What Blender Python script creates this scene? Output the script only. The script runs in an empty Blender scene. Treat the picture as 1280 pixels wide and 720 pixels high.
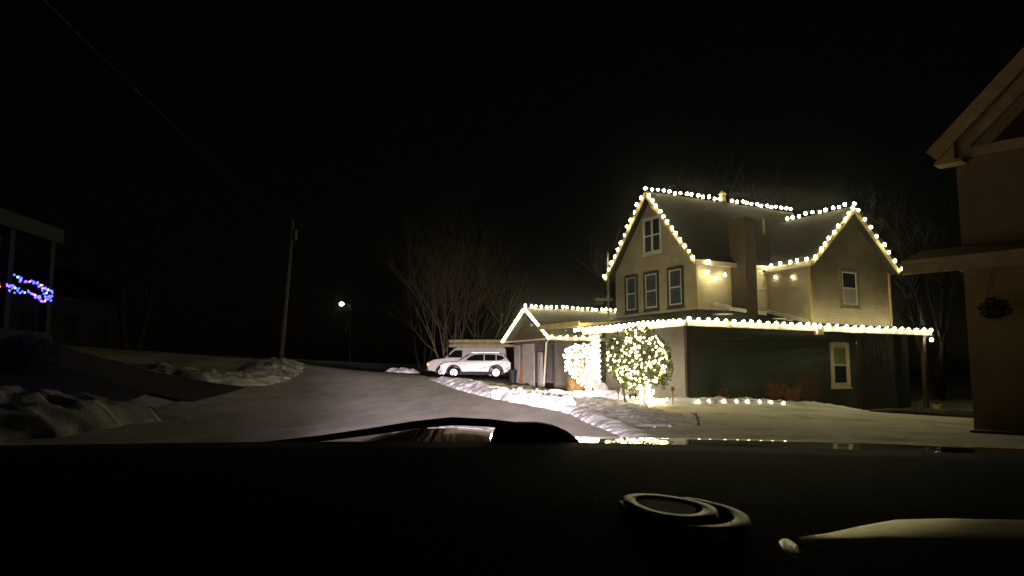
import bpy, bmesh, math, random
from math import sin, cos, pi, radians, atan, tan, sqrt, exp
from mathutils import Vector, Matrix, noise
random.seed(7)
C = bpy.data.collections.new("place"); bpy.context.scene.collection.children.link(C)
sc = bpy.context.scene

# ---------------------------------------------------------------- survey
F, CZ = 950.0, 1.25
PT = atan(110/950)
def ray(px, py):
    x = (px-640)/F; z = (360-py)/F
    return Vector((x, cos(PT)-z*sin(PT), sin(PT)+z*cos(PT)))
def at(px, py, Y):
    r = ray(px, py); t = Y/r[1]
    return Vector((r[0]*t, Y, CZ+r[2]*t))

# ---------------------------------------------------------------- materials
def mat(name, col, rough=.8, spec=.3, metal=0, coat=0, var=0, vscale=3, col2=None, bump=0, bscale=20, stretch=None, clap=0, trans=0):
    m = bpy.data.materials.new(name); m.use_nodes = True
    nt = m.node_tree; N = nt.nodes; L = nt.links
    b = N['Principled BSDF']
    b.inputs['Base Color'].default_value = (*col, 1); b.inputs['Roughness'].default_value = rough
    b.inputs['Specular IOR Level'].default_value = spec; b.inputs['Metallic'].default_value = metal
    b.inputs['Coat Weight'].default_value = coat
    tc = N.new('ShaderNodeTexCoord'); src = tc.outputs['Object']
    if stretch:
        mp = N.new('ShaderNodeMapping'); mp.inputs['Scale'].default_value = stretch
        L.new(src, mp.inputs['Vector']); src = mp.outputs['Vector']
    if var or col2:
        n = N.new('ShaderNodeTexNoise'); n.inputs['Scale'].default_value = vscale; n.inputs['Detail'].default_value = 8
        n.inputs['Roughness'].default_value = .62
        L.new(src, n.inputs['Vector'])
        r = N.new('ShaderNodeValToRGB'); c2 = col2 or tuple(c*(1-var) for c in col)
        r.color_ramp.elements[0].color = (*c2, 1); r.color_ramp.elements[1].color = (*col, 1)
        r.color_ramp.elements[0].position = .36; r.color_ramp.elements[1].position = .62
        L.new(n.outputs['Fac'], r.inputs['Fac']); L.new(r.outputs['Color'], b.inputs['Base Color'])
    h = None
    if clap:
        sx = N.new('ShaderNodeSeparateXYZ'); L.new(tc.outputs['Object'], sx.inputs[0])
        mu = N.new('ShaderNodeMath'); mu.operation = 'MULTIPLY'; mu.inputs[1].default_value = 1/clap
        L.new(sx.outputs['Z'], mu.inputs[0])
        fr = N.new('ShaderNodeMath'); fr.operation = 'FRACT'; L.new(mu.outputs[0], fr.inputs[0])
        iv = N.new('ShaderNodeMath'); iv.operation = 'SUBTRACT'; iv.inputs[0].default_value = 1; L.new(fr.outputs[0], iv.inputs[1])
        bp = N.new('ShaderNodeBump'); bp.inputs['Strength'].default_value = .9; bp.inputs['Distance'].default_value = .04
        L.new(iv.outputs[0], bp.inputs['Height']); h = bp
    if bump:
        n2 = N.new('ShaderNodeTexNoise'); n2.inputs['Scale'].default_value = bscale; n2.inputs['Detail'].default_value = 6
        L.new(src, n2.inputs['Vector'])
        bp2 = N.new('ShaderNodeBump'); bp2.inputs['Strength'].default_value = min(1, bump); bp2.inputs['Distance'].default_value = .05
        L.new(n2.outputs['Fac'], bp2.inputs['Height'])
        if h: L.new(h.outputs[0], bp2.inputs['Normal'])
        h = bp2
    if h: L.new(h.outputs[0], b.inputs['Normal'])
    return m
def emis(name, col, s):
    m = bpy.data.materials.new(name); m.use_nodes = True
    nt = m.node_tree; nt.nodes.clear()
    e = nt.nodes.new('ShaderNodeEmission'); e.inputs[0].default_value = (*col, 1); e.inputs[1].default_value = s
    o = nt.nodes.new('ShaderNodeOutputMaterial'); nt.links.new(e.outputs[0], o.inputs[0])
    return m
def brickmat(name):
    m = mat(name, (.16, .055, .03), .9)
    nt = m.node_tree; N = nt.nodes; L = nt.links; b = N['Principled BSDF']
    tc = N['Texture Coordinate'] if 'Texture Coordinate' in N else N.new('ShaderNodeTexCoord')
    sx = N.new('ShaderNodeSeparateXYZ'); L.new(tc.outputs['Object'], sx.inputs[0])
    ad = N.new('ShaderNodeMath'); L.new(sx.outputs['X'], ad.inputs[0]); L.new(sx.outputs['Y'], ad.inputs[1])
    cb = N.new('ShaderNodeCombineXYZ'); L.new(ad.outputs[0], cb.inputs['X']); L.new(sx.outputs['Z'], cb.inputs['Y'])
    br = N.new('ShaderNodeTexBrick'); br.inputs['Scale'].default_value = 1
    br.inputs['Brick Width'].default_value = .22; br.inputs['Row Height'].default_value = .075; br.inputs['Mortar Size'].default_value = .008
    br.inputs['Color1'].default_value = (.045, .027, .017, 1); br.inputs['Color2'].default_value = (.03, .017, .011, 1); br.inputs['Mortar'].default_value = (.05, .042, .03, 1)
    L.new(cb.outputs[0], br.inputs['Vector']); L.new(br.outputs['Color'], b.inputs['Base Color'])
    return m
def snowmat(name, base=(.8, .8, .82), dirt=(.32, .3, .27), amt=.45, scale=2.2, bscale=9, bump=.6):
    m = mat(name, base, .75, .3, vscale=scale, col2=dirt, bump=bump, bscale=bscale)
    r = [n for n in m.node_tree.nodes if n.type == 'VALTORGB'][0]
    r.color_ramp.elements[0].position = amt-.12; r.color_ramp.elements[1].position = amt+.05
    m.node_tree.nodes['Principled BSDF'].inputs['Subsurface Weight'].default_value = 0
    return m
M = {}
M['beige'] = mat('beige clapboard', (.42, .37, .25), .8, clap=.13, var=.2, vscale=1.5)
M['green'] = mat('dark green clapboard', (.05, .074, .054), .55, var=.35, vscale=1.8)
M['greysiding'] = mat('pale grey clapboard', (.36, .34, .32), .75, clap=.12, var=.15)
M['cream'] = mat('cream trim paint', (.66, .6, .45), .6, var=.15, vscale=4)
M['white'] = mat('white window paint', (.55, .55, .5), .5, var=.1, vscale=5)
M['browntrim'] = mat('dark brown trim', (.045, .03, .025), .6, var=.3, vscale=5)
M['tantrim'] = mat('tan trim', (.2, .16, .1), .7, var=.3, vscale=5)
M['shingle'] = mat('asphalt shingle', (.022, .02, .016), 1, .1, var=.5, vscale=9, stretch=(1, 1, 3), bump=.6, bscale=24)
M['garageroof'] = mat('garage shingle', (.16, .15, .11), .9, var=.35, vscale=6, bump=.5, bscale=20)
M['brick'] = brickmat('chimney brick')
M['garagewall'] = mat('grey garage boards', (.15, .14, .115), .8, clap=.2, var=.3)
M['gablebrown'] = mat('brown gable boards', (.13, .085, .05), .8, clap=.2, var=.3)
M['glass'] = mat('window glass', (.02, .03, .035), .06, spec=.6)
M['blueglass'] = mat('curtained window glass', (.07, .1, .12), .25, spec=.5, var=.5, vscale=3)
M['curtain'] = mat('green curtain behind glass', (.19, .24, .13), .5, var=.35, vscale=7, stretch=(6, 6, .4))
M['blind'] = mat('white blind', (.62, .6, .62), .5, clap=.05)
M['snow'] = snowmat('ploughed snow')
M['snowclean'] = snowmat('clean snow', (.76, .76, .78), (.42, .39, .34), .3, 3.5, 12, .8)
M['asphalt'] = mat('salted asphalt', (.54, .495, .485), .85, .25, vscale=1.3, col2=(.38, .355, .345), bump=.35, bscale=30, stretch=(1.1, .3, 1))
M['driveway'] = mat('wet driveway', (.06, .055, .05), .7, vscale=2, col2=(.03, .028, .026), bump=.4, bscale=25)
M['lead'] = mat('galvanised flashing', (.6, .57, .48), .5, var=.2)
M['bark'] = mat('bark', (.16, .13, .075), .9, var=.5, vscale=8)
M['treebark'] = mat('golden bark', (.24, .2, .11), .9, var=.4, vscale=3)
M['barkdark'] = mat('dark bark', (.025, .02, .015), .9, var=.5, vscale=8)
M['polewood'] = mat('weathered pole', (.12, .105, .09), .9, var=.5, vscale=4, stretch=(8, 8, .6))
M['wire'] = mat('black cable', (.02, .02, .02), .6)
M['paleneedle'] = mat('grey cable', (.02, .02, .02), .9, .05)
M['leaf'] = mat('holly leaf', (.10, .12, .012), .5, .4, vscale=5, col2=(.045, .065, .008))
M['paleleaf'] = mat('glare whitened leaf', (.4, .36, .2), .6, var=.3)  # leaf colour paled to carry the white glare of the bulbs
M['drygrass'] = mat('dry grass', (.3, .17, .06), .9, var=.5, vscale=4)
M['redtwig'] = mat('dead shrub twigs', (.16, .08, .04), .9, var=.5, vscale=5)
M['suvwhite'] = mat('white car paint', (.6, .57, .56), .3, .5, coat=.6, var=.05)
M['vanwhite'] = mat('dull white van paint', (.5, .48, .42), .4, .5, coat=.2, var=.15, vscale=2)
M['carglass'] = mat('dark car glass', (.008, .008, .009), .08, .5)
M['plastic'] = mat('black plastic', (.018, .018, .018), .6, var=.2)
M['tyre'] = mat('tyre rubber', (.015, .015, .015), .9, var=.2)
M['alloy'] = mat('silver alloy', (.62, .6, .6), .35, .5, metal=.3, var=.1)
M['redlens'] = mat('red lamp lens', (.35, .03, .02), .25)
M['lens'] = mat('clear lamp lens', (.6, .55, .5), .2)
M['amber'] = emis('lit amber lamp', (1, .32, .1), 5)
M['headon'] = emis('lit headlamp', (1, .85, .75), 2.2)
M['ladder'] = mat('fibreglass ladder', (.55, .47, .24), .6, var=.3)
M['concrete'] = mat('concrete', (.25, .23, .2), .9, var=.3, bump=.3)
M['tan_stucco'] = mat('tan clapboard', (.36, .27, .12), .85, clap=.14, var=.25, vscale=1.2)
M['tanboard'] = mat('ochre painted board', (.5, .38, .15), .7, var=.3, vscale=3)
M['orangeboard'] = mat('orange plywood', (.42, .17, .06), .7, var=.3)
M['paint'] = mat('black metallic car paint', (.004, .004, .004), .05, .8, coat=1)
M['dash'] = mat('black grained dashboard', (.0035, .0038, .0032), .8, .06, bump=.06, bscale=160, var=.3, vscale=6)
M['rubber'] = mat('black rubber', (.006, .006, .006), .8, .1)
M['satin'] = mat('satin glow tinted trim', (.8, .74, .32), .42, .5, metal=.6, var=.3, vscale=14)  # yellow light of the bulbs put into the strip's colour
M['unlitpaint'] = mat('unlit porch paint', (.025, .025, .023), .8, var=.2)  # white porch paint darkened in colour to stand for the night shade
M['dulltrim'] = mat('dull glow tinted trim', (.22, .21, .08), .5, .4, metal=.5, var=.5, vscale=30)  # vent ring tinted with the bulbs' yellow light
M['tip'] = mat('pale glint tip', (.85, .83, .7), .3, .6)  # pale colour stands in for a glint at the strip's end
M['chrome'] = mat('polished trim', (.8, .78, .7), .18, .5, metal=1)
M['dullpale'] = mat('pale globe', (.55, .53, .5), .5, var=.1)
M['rust'] = mat('rusty brown stake', (.24, .1, .05), .8, var=.4)
WARM = (1.0, .88, .48)
M['bulb'] = emis('warm bulb', WARM, 92)
M['bulbsmall'] = emis('warm mini bulb', (1.0, .83, .52), 42)
M['bulbleaf'] = emis('warm fairy bulb', (1.0, .80, .34), 19)
M['bulbdim'] = emis('warm garden bulb', (1.0, .86, .5), 22)
M['street'] = emis('street lamp glow', (.8, 1, .85), 14)
M['bb'] = emis('blue bulb', (.05, .05, 1), 9)
M['bp'] = emis('purple bulb', (.4, .05, 1), 7)
M['bc'] = emis('cyan bulb', (.25, .8, 1), 5)
M['bpk'] = emis('pink bulb', (1, .35, .8), 5)
M['br'] = emis('red bulb', (1, .12, .06), 6)

# ---------------------------------------------------------------- mesh helpers
class G:
    def __init__(s): s.bm = bmesh.new()
    def face(s, pts):
        vs = [s.bm.verts.new(p) for p in pts]
        try: return s.bm.faces.new(vs)
        except ValueError: return None
    def box(s, x0, x1, y0, y1, z0, z1, bev=0):
        b = bmesh.new()
        bmesh.ops.create_cube(b, size=1)
        for v in b.verts:
            v.co = Vector(((x0+x1)/2+v.co.x*(x1-x0), (y0+y1)/2+v.co.y*(y1-y0), (z0+z1)/2+v.co.z*(z1-z0)))
        if bev: bmesh.ops.bevel(b, geom=b.edges[:], offset=bev, segments=2, affect='EDGES')
        return s.merge(b)
    def merge(s, b, mtx=None):
        if mtx: bmesh.ops.transform(b, matrix=mtx, verts=b.verts)
        me = bpy.data.meshes.new('tmp'); b.to_mesh(me); b.free()
        s.bm.from_mesh(me); bpy.data.meshes.remove(me); return s
    def bar(s, p, q, w=.1, h=.1):
        p, q = Vector(p), Vector(q); d = (q-p); n = d.normalized()
        up = Vector((0, 0, 1)) if abs(n.z) < .95 else Vector((0, 1, 0))
        a = n.cross(up).normalized()*w/2; c = a.cross(n).normalized()*h/2
        P = [p-a-c, p+a-c, p+a+c, p-a+c]; Q = [v+d for v in P]
        vs = [s.bm.verts.new(v) for v in P+Q]
        for f in ((3, 2, 1, 0), (4, 5, 6, 7), (0, 1, 5, 4), (1, 2, 6, 5), (2, 3, 7, 6), (3, 0, 4, 7)): s.bm.faces.new([vs[i] for i in f])
        return s
    def slab(s, quad, t):
        """solid plate: quad/polygon pts, thickness t downwards (world z)"""
        top = [Vector(p) for p in quad]; bot = [p-Vector((0, 0, t)) for p in top]
        a = [s.bm.verts.new(p) for p in top]; b = [s.bm.verts.new(p) for p in bot]
        s.bm.faces.new(a); s.bm.faces.new(b[::-1])
        n = len(a)
        for i in range(n): s.bm.faces.new([a[i], b[i], b[(i+1) % n], a[(i+1) % n]])
        return s
    def prism(s, poly, off):
        """poly 3d pts, extruded by vector off"""
        a = [s.bm.verts.new(p) for p in poly]; b = [s.bm.verts.new(Vector(p)+Vector(off)) for p in poly]
        s.bm.faces.new(a); s.bm.faces.new(b[::-1]); n = len(a)
        for i in range(n): s.bm.faces.new([a[i], b[i], b[(i+1) % n], a[(i+1) % n]])
        return s
    def tube(s, pts, r, n=6, cap=True):
        pts = [Vector(p) for p in pts]; R = r if isinstance(r, (list, tuple)) else [r]*len(pts)
        rings = []
        for i, p in enumerate(pts):
            d = (pts[min(i+1, len(pts)-1)]-pts[max(i-1, 0)]).normalized()
            up = Vector((0, 0, 1)) if abs(d.z) < .9 else Vector((1, 0, 0))
            a = d.cross(up).normalized(); b = d.cross(a)
            rings.append([s.bm.verts.new(p+(a*cos(2*pi*k/n)+b*sin(2*pi*k/n))*R[i]) for k in range(n)])
        for i in range(len(rings)-1):
            for k in range(n):
                s.bm.faces.new([rings[i][k], rings[i][(k+1) % n], rings[i+1][(k+1) % n], rings[i+1][k]])
        if cap: s.bm.faces.new(rings[0][::-1]); s.bm.faces.new(rings[-1])
        return s
    def ico(s, c, r, sub=1, jit=0, sc3=(1, 1, 1)):
        b = bmesh.new(); bmesh.ops.create_icosphere(b, subdivisions=sub, radius=1)
        for v in b.verts:
            k = 1+(random.uniform(-jit, jit) if jit else 0)
            v.co = Vector((v.co.x*sc3[0], v.co.y*sc3[1], v.co.z*sc3[2]))*r*k+Vector(c)
        return s.merge(b)
    def lathe(s, prof, c=(0, 0, 0), n=24, axis='Z'):
        rings = []
        for (r, h) in prof:
            ring = []
            for k in range(n):
                a = 2*pi*k/n
                p = Vector((r*cos(a), r*sin(a), h)) if axis == 'Z' else Vector((r*cos(a), h, r*sin(a)))
                ring.append(s.bm.verts.new(p+Vector(c)))
            rings.append(ring)
        for i in range(len(rings)-1):
            for k in range(n): s.bm.faces.new([rings[i][k], rings[i][(k+1) % n], rings[i+1][(k+1) % n], rings[i+1][k]])
        s.bm.faces.new(rings[0][::-1]); s.bm.faces.new(rings[-1])
        return s
def obj(name, g, m, parent=None, smooth=False, loc=None, recalc=True):
    bm = g.bm if isinstance(g, G) else g
    if recalc: bmesh.ops.recalc_face_normals(bm, faces=bm.faces)
    me = bpy.data.meshes.new(name); bm.to_mesh(me); bm.free()
    me.materials.append(m)
    if smooth:
        for p in me.polygons: p.use_smooth = True
    o = bpy.data.objects.new(name, me); C.objects.link(o)
    if parent: o.parent = parent
    if loc: o.location = loc
    return o
def tag(o, label, cat, group=None, kind=None):
    if label: o['label'] = label
    if cat: o['category'] = cat
    if group: o['group'] = group
    if kind: o['kind'] = kind
    return o
def thing(name, label, cat, loc=(0, 0, 0), rz=0, group=None):
    o = bpy.data.objects.new(name, None); C.objects.link(o); o.location = loc; o.rotation_euler.z = rz
    o.empty_display_size = .2
    return tag(o, label, cat, group)
def struct(name, g, m, smooth=False): return tag(obj(name, g, m, None, smooth), None, None, None, 'structure')

# ---------------------------------------------------------------- terrain
ctrl = []
for px, py, D in [(700,545,15.5),(850,535,18.5),(1000,535,18),(1280,540,18),(400,552,13.5),
    (857,500,26.5),(780,496,28),(700,500,31),(640,492,34),(1072,513,30.8),(1005,506,29),(1150,520,30),
    (600,475,53),(540,470,55),(690,489,41),(650,474,46),(560,479,41),(500,508,28),(400,498,29),(450,463,54),(420,461,60),
    (250,515,22),(240,500,26),(320,484,33),(395,464,48),(200,462,36),(300,449,42),(350,446,45),(100,474,27),(0,430,30),(60,402,27),(0,510,18),(100,510,19),(-100,500,20),(0,472,19.5),(100,470,23),
    (40,396,24),(-150,400,25)]:
    ctrl.append(at(px, py, D))
for x, y, z in [(-20,2,.0),(-10,5,0),(0,0,0),(0,8,0),(8,5,0),(20,5,0),(-14,12,.3),(12,12,0),(30,20,0),(30,45,-.2),(16,40,0),(0,90,2),(40,90,1),(-40,90,4),(-60,30,4),(-12,75,1.6),(60,60,.5),(0,-20,0),(-30,-10,0),(30,-10,0)]:
    ctrl.append(Vector((x, y, z)))
import numpy as np
_P = np.array([(c.x, c.y) for c in ctrl]); _Z = np.array([c.z for c in ctrl]); _n = len(_P)
def _k(d2): return .5*d2*np.log(d2+1e-9)
_D = ((_P[:, None]-_P[None])**2).sum(-1)
_A = np.zeros((_n+3, _n+3)); _A[:_n, :_n] = _k(_D)+np.eye(_n)*25
_A[:_n, _n] = 1; _A[:_n, _n+1:] = _P; _A[_n, :_n] = 1; _A[_n+1:, :_n] = _P.T
_W = np.linalg.solve(_A, np.concatenate([_Z, [0, 0, 0]]))
def gz(x, y):      # smooth thin-plate terrain through the surveyed heights
    x = max(-75, min(70, x)); y = max(-25, min(100, y))
    d2 = ((_P-np.array([x, y]))**2).sum(-1)
    return float(max(-1.2, min(6, (_W[:_n]*_k(d2)).sum()+_W[_n]+_W[_n+1]*x+_W[_n+2]*y)))
def grid(x0, x1, y0, y1, st, dz=0):
    g = bmesh.new(); nx = int((x1-x0)/st)+1; ny = int((y1-y0)/st)+1
    V = [[g.verts.new((x0+i*st, y0+j*st, 0)) for i in range(nx)] for j in range(ny)]
    for j in range(ny-1):
        for i in range(nx-1): g.faces.new([V[j][i], V[j][i+1], V[j+1][i+1], V[j+1][i]])
    return g
# ground: fine near, coarse far, one sheet
xs = [-400, -250, -150, -100, -70, -50]+[-40+i*1.0 for i in range(81)]+[50, 70, 100, 150, 250, 400]
ys = [-60, -30, -15, -5]+[i*1.0 for i in range(81)]+[90, 110, 140, 200, 300, 420]
ZZ = [[gz(x, y) for x in xs] for y in ys]
for it in range(2):
    Z2 = [r[:] for r in ZZ]
    for j in range(3, len(ys)-5):
        for i in range(5, len(xs)-5):
            Z2[j][i] = (ZZ[j][i]*4+ZZ[j-1][i]+ZZ[j+1][i]+ZZ[j][i-1]+ZZ[j][i+1])/8
    ZZ = Z2
b = bmesh.new(); V = [[b.verts.new((x, y, ZZ[j][i])) for i, x in enumerate(xs)] for j, y in enumerate(ys)]
for j in range(len(ys)-1):
    for i in range(len(xs)-1): b.faces.new([V[j][i], V[j][i+1], V[j+1][i+1], V[j+1][i]])
def gm():
    m = snowmat('thin snow over dry grass', (.62, .59, .48), (.34, .31, .19), .46, .55, 14, .5)
    nt = m.node_tree; N = nt.nodes; L = nt.links
    b = N['Principled BSDF']; r = [n for n in N if n.type == 'VALTORGB'][0]
    tc = N['Texture Coordinate']
    mp = N.new('ShaderNodeMapping'); mp.inputs['Scale'].default_value = (.35, 1.6, 1)
    n = N.new('ShaderNodeTexNoise'); n.inputs['Scale'].default_value = 1.3; n.inputs['Detail'].default_value = 9; n.inputs['Roughness'].default_value = .7
    L.new(tc.outputs['Object'], mp.inputs[0]); L.new(mp.outputs[0], n.inputs['Vector'])
    r2 = N.new('ShaderNodeValToRGB'); r2.color_ramp.elements[0].position = .3; r2.color_ramp.elements[1].position = .4
    L.new(n.outputs['Fac'], r2.inputs['Fac'])
    mx = N.new('ShaderNodeMix'); mx.data_type = 'RGBA'; mx.inputs['A'].default_value = (.1, .085, .05, 1)
    L.new(r2.outputs['Color'], mx.inputs['Factor']); L.new(r.outputs['Color'], mx.inputs['B']); L.new(mx.outputs['Result'], b.inputs['Base Color'])
    return m
M['ground'] = gm()
def gz2(x, y):   # bilinear sample of the ground sheet
    import bisect
    i = max(0, min(len(xs)-2, bisect.bisect_right(xs, x)-1)); j = max(0, min(len(ys)-2, bisect.bisect_right(ys, y)-1))
    u = (x-xs[i])/(xs[i+1]-xs[i]); v = (y-ys[j])/(ys[j+1]-ys[j])
    z = ZG
    return (z[j][i]*(1-u)+z[j][i+1]*u)*(1-v)+(z[j+1][i]*(1-u)+z[j+1][i+1]*u)*v
ZG = [[v.co.z for v in row] for row in V]
ground = struct('ground', b, M['ground'], True)

def ribbon(left, right, n, k, dz):
    """sheet between two polylines draped over the ground"""
    def interp(P, t):
        t *= len(P)-1; i = min(int(t), len(P)-2); f = t-i
        return (P[i][0]*(1-f)+P[i+1][0]*f, P[i][1]*(1-f)+P[i+1][1]*f)
    b = bmesh.new(); R = []
    for j in range(n+1):
        l, r = interp(left, j/n), interp(right, j/n)
        row = []
        for i in range(k+1):
            x = l[0]+(r[0]-l[0])*i/k; y = l[1]+(r[1]-l[1])*i/k
            row.append(b.verts.new((x, y, gz2(x, y)+dz)))
        R.append(row)
    for j in range(n):
        for i in range(k): b.faces.new([R[j][i], R[j][i+1], R[j+1][i+1], R[j+1][i]])
    return b
struct('road', ribbon([(-6,-20),(-6.4,0),(-8.0,14),(-9.8,23),(-10.8,32),(-13,48),(-15.5,62),(-21,90)],
                      [(3,-20),(2.9,0),(2.3,14),(1.5,22.5),(-.9,31),(-4.4,42),(-6.5,52),(-9.5,90)], 90, 14, .045), M['asphalt'], True)
struct('side_road', ribbon([(-9.4,22.6),(-13,23),(-18,22.5),(-30,22),(-45,21)], [(-10.7,31),(-14,29.5),(-19,28),(-30,27),(-45,26)], 40, 8, .062),
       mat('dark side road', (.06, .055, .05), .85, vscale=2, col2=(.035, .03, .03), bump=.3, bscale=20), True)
struct('driveway', ribbon([(-5.9,47),(-3,46.5),(0,42),(1.8,38.5)], [(-8.5,62),(-2,62),(2,58),(6,50)], 26, 14, .075), M['driveway'], True)

struct('yard', ribbon([(-10.1,19.6),(-16,16.5),(-21,16),(-30,16)], [(-10.9,23.4),(-17,33),(-22,34),(-30,35)], 30, 16, .05), mat('darkened yard ground', (.045, .04, .03), .95, vscale=1.2, col2=(.02, .018, .014), bump=.5, bscale=8), True)  # dark sheet laid over the slope so it reads as unlit
# ---------------------------------------------------------------- snow banks
def bank(name, label, path, m, nt=22, seed=0, lump=.35, freq=1.3, group='snow banks pushed up along the road'):
    """path: (x, y, halfwidth, height)"""
    g = bmesh.new(); rows = []
    L = [0]
    for a, c in zip(path, path[1:]): L.append(L[-1]+sqrt((a[0]-c[0])**2+(a[1]-c[1])**2))
    n = max(8, int(L[-1]/.12))
    for j in range(n+1):
        s = L[-1]*j/n; i = 0
        while i < len(L)-2 and L[i+1] < s: i += 1
        f = (s-L[i])/(L[i+1]-L[i]); A, B = path[i], path[i+1]
        x, y, w, h = [A[k]*(1-f)+B[k]*f for k in range(4)]
        dx, dy = B[0]-A[0], B[1]-A[1]; l = sqrt(dx*dx+dy*dy); nx, ny = -dy/l, dx/l
        end = min(1, j/(n*.08+1), (n-j)/(n*.08+1)); end = sqrt(max(0, end))
        row = []
        for k in range(nt+1):
            t = -1+2*k/nt
            p = Vector((x+nx*t*w, y+ny*t*w, 0))
            q = p*freq+Vector((seed*7.3, seed*3.1, seed))
            no = noise.noise(q)*.5+noise.noise(q*2.7)*.34+noise.noise(q*6)*.2+noise.noise(q*13)*.07
            vd = noise.voronoi(q*1.5)[0][0]
            prof = max(0, 1-abs(t)**2.2)
            hh = h*end*prof*(1+lump*1.7*no+lump*(.5-vd)*1.2)
            rag = .25*w*noise.noise(q*1.9+Vector((9, 3, 1)))*abs(t)
            px_, py_ = p.x+nx*rag, p.y+ny*rag
            zz = gz2(px_, py_)+hh-(.12 if k in (0, nt) or j in (0, n) else 0)+.02
            row.append(g.verts.new((px_, py_, zz)))
        rows.append(row)
    for j in range(n):
        for k in range(nt): g.faces.new([rows[j][k], rows[j+1][k], rows[j+1][k+1], rows[j][k+1]])
    return tag(obj(name, g, m, None, True), label, 'snow bank', group)
bank('snow_bank', 'long greyish snow bank along the road edge in front of the white cars', [(-4.1,42.5,.6,.18),(-3.2,40.6,.8,.3),(-2.2,38.2,.9,.36),(-1.3,35.5,.9,.36),(-.5,33,.9,.32),(-.1,31.6,.8,.3)], M['snow'], seed=1)
bank('snow_bank', 'bright white lumpy snow bank nearest the driveway mouth, caught by the headlights', [(-.2,31.3,.45,.15),(.2,29.6,.65,.36),(.75,27.6,.7,.38),(1.3,25.6,.6,.3),(1.65,24,.5,.18),(1.95,22.8,.35,.1)], M['snowclean'], seed=2, lump=.6, freq=1.7)
bank('snow_bank', 'ridge of broken snow lying across the lawn behind the bright bank', [(.5,30.4,.5,.2),(1.3,29.7,.55,.27),(2.2,29.0,.5,.24),(3.1,28.2,.4,.24),(3.7,27.6,.3,.22)], M['snowclean'], seed=3, lump=.7, freq=2.1)
bank('snow_bank', 'low dirty ridge of snow trailing towards the car along the road edge', [(2.0,23.5,.35,.12),(2.2,21,.4,.16),(2.35,18.5,.4,.14),(2.5,15,.4,.12),(2.6,11,.4,.1)], M['snow'], seed=4, lump=.25, freq=2.4)
bank('snow_bank', 'broad crust of rough trampled snow on the lawn between road edge and lit tree', [(2.0,30.2,.7,.06),(2.4,27.5,1.2,.09),(3.0,24.5,1.3,.09),(3.4,21.5,1.3,.08),(3.8,18.5,1.0,.05)], snowmat('trampled snow', (.62,.61,.6), (.3,.28,.24), .46, 3.2), nt=40, seed=14, lump=1.1, freq=3.4)
bank('snow_bank', 'big dim snow pile on the corner at the lower left of the road', [(-12.2,9.5,2.0,.6),(-11.2,12.2,2.2,.7),(-10.3,14.8,2.0,.7),(-9.5,16.8,1.5,.58),(-8.7,18.1,.8,.3),(-7.7,18.7,.28,.16)], snowmat('dimmed snow', (.27,.28,.26), (.14,.14,.13), .45, 1.1), nt=34, seed=5, lump=.35, freq=.95)  # snow colour darkened to stand for the weak light on this pile
bank('snow_bank', 'pale ragged snow bank on the far corner below the utility pole', [(-16.2,33.5,.8,.12),(-14.6,32.6,1.2,.28),(-13.0,32.2,1.4,.36),(-11.9,32.6,1.3,.34),(-11.9,36,1.5,.32),(-12.4,40,1.4,.3),(-13.2,45,1.1,.2)], snowmat('grassy snow', (.62,.62,.58), (.25,.23,.14), .5, 1.2), nt=28, seed=6, lump=.5, freq=1.4)
bank('snow_bank', 'small snow heap beside the bumper of the ladder van', [(-9.3,57,.8,.3),(-7.7,56.6,.9,.45),(-6.8,56.4,.6,.3)], M['snow'], seed=7)
bank('snow_bank', 'thin flat snow patch between driveway and front lawn', [(-1.6,40.5,.8,.12),(.2,38.4,1.4,.22),(1.3,36.6,1.3,.18),(2.6,34.6,1.0,.15)], snowmat('yellowed snow', (.62,.58,.45), (.3,.27,.17), .42), seed=8, lump=.5)
# crumbs of ploughed snow: nobody could count them
g = G()
for i in range(130):
    t = random.random(); x = 1.6+random.uniform(-.6, 3.6)*(1-t*.5)+t*.6; y = 30.5-t*13+random.uniform(-.5, .5)
    r = random.choice([.02, .03, .04, .05, .08])*random.uniform(.7, 1.3)
    g.ico((x, y, gz2(x, y)+r*.4), r, 1, .25, (1.2, 1, .7))
for path, n in (([(-.2,31.3),(.2,29.6),(.75,27.6),(1.3,25.6),(1.65,24)], 150), ([(.5,30.4),(1.3,29.7),(2.2,29.0),(3.1,28.2),(3.7,27.6)], 110), ([(-3.2,40.6),(-2.2,38.2),(-1.3,35.5),(-.5,33),(-.1,31.6)], 60)):
    for i in range(n):
        t = random.random()*(len(path)-1.001); k = int(t); f = t-k
        x = path[k][0]*(1-f)+path[k+1][0]*f+random.gauss(0, .28); y = path[k][1]*(1-f)+path[k+1][1]*f+random.gauss(0, .28)
        r = random.choice([.06, .08, .11, .15, .19])*random.uniform(.8, 1.2)
        g.ico((x, y, gz2(x, y)+.12+random.uniform(0, .14)), r, 2 if r > .1 else 1, .13, (1.25, 1, .8))
tag(obj('snow_rubble', g, M['snowclean']), 'crumbs of broken snow strewn over the lawn beside the road', 'snow', kind='stuff')

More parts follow.
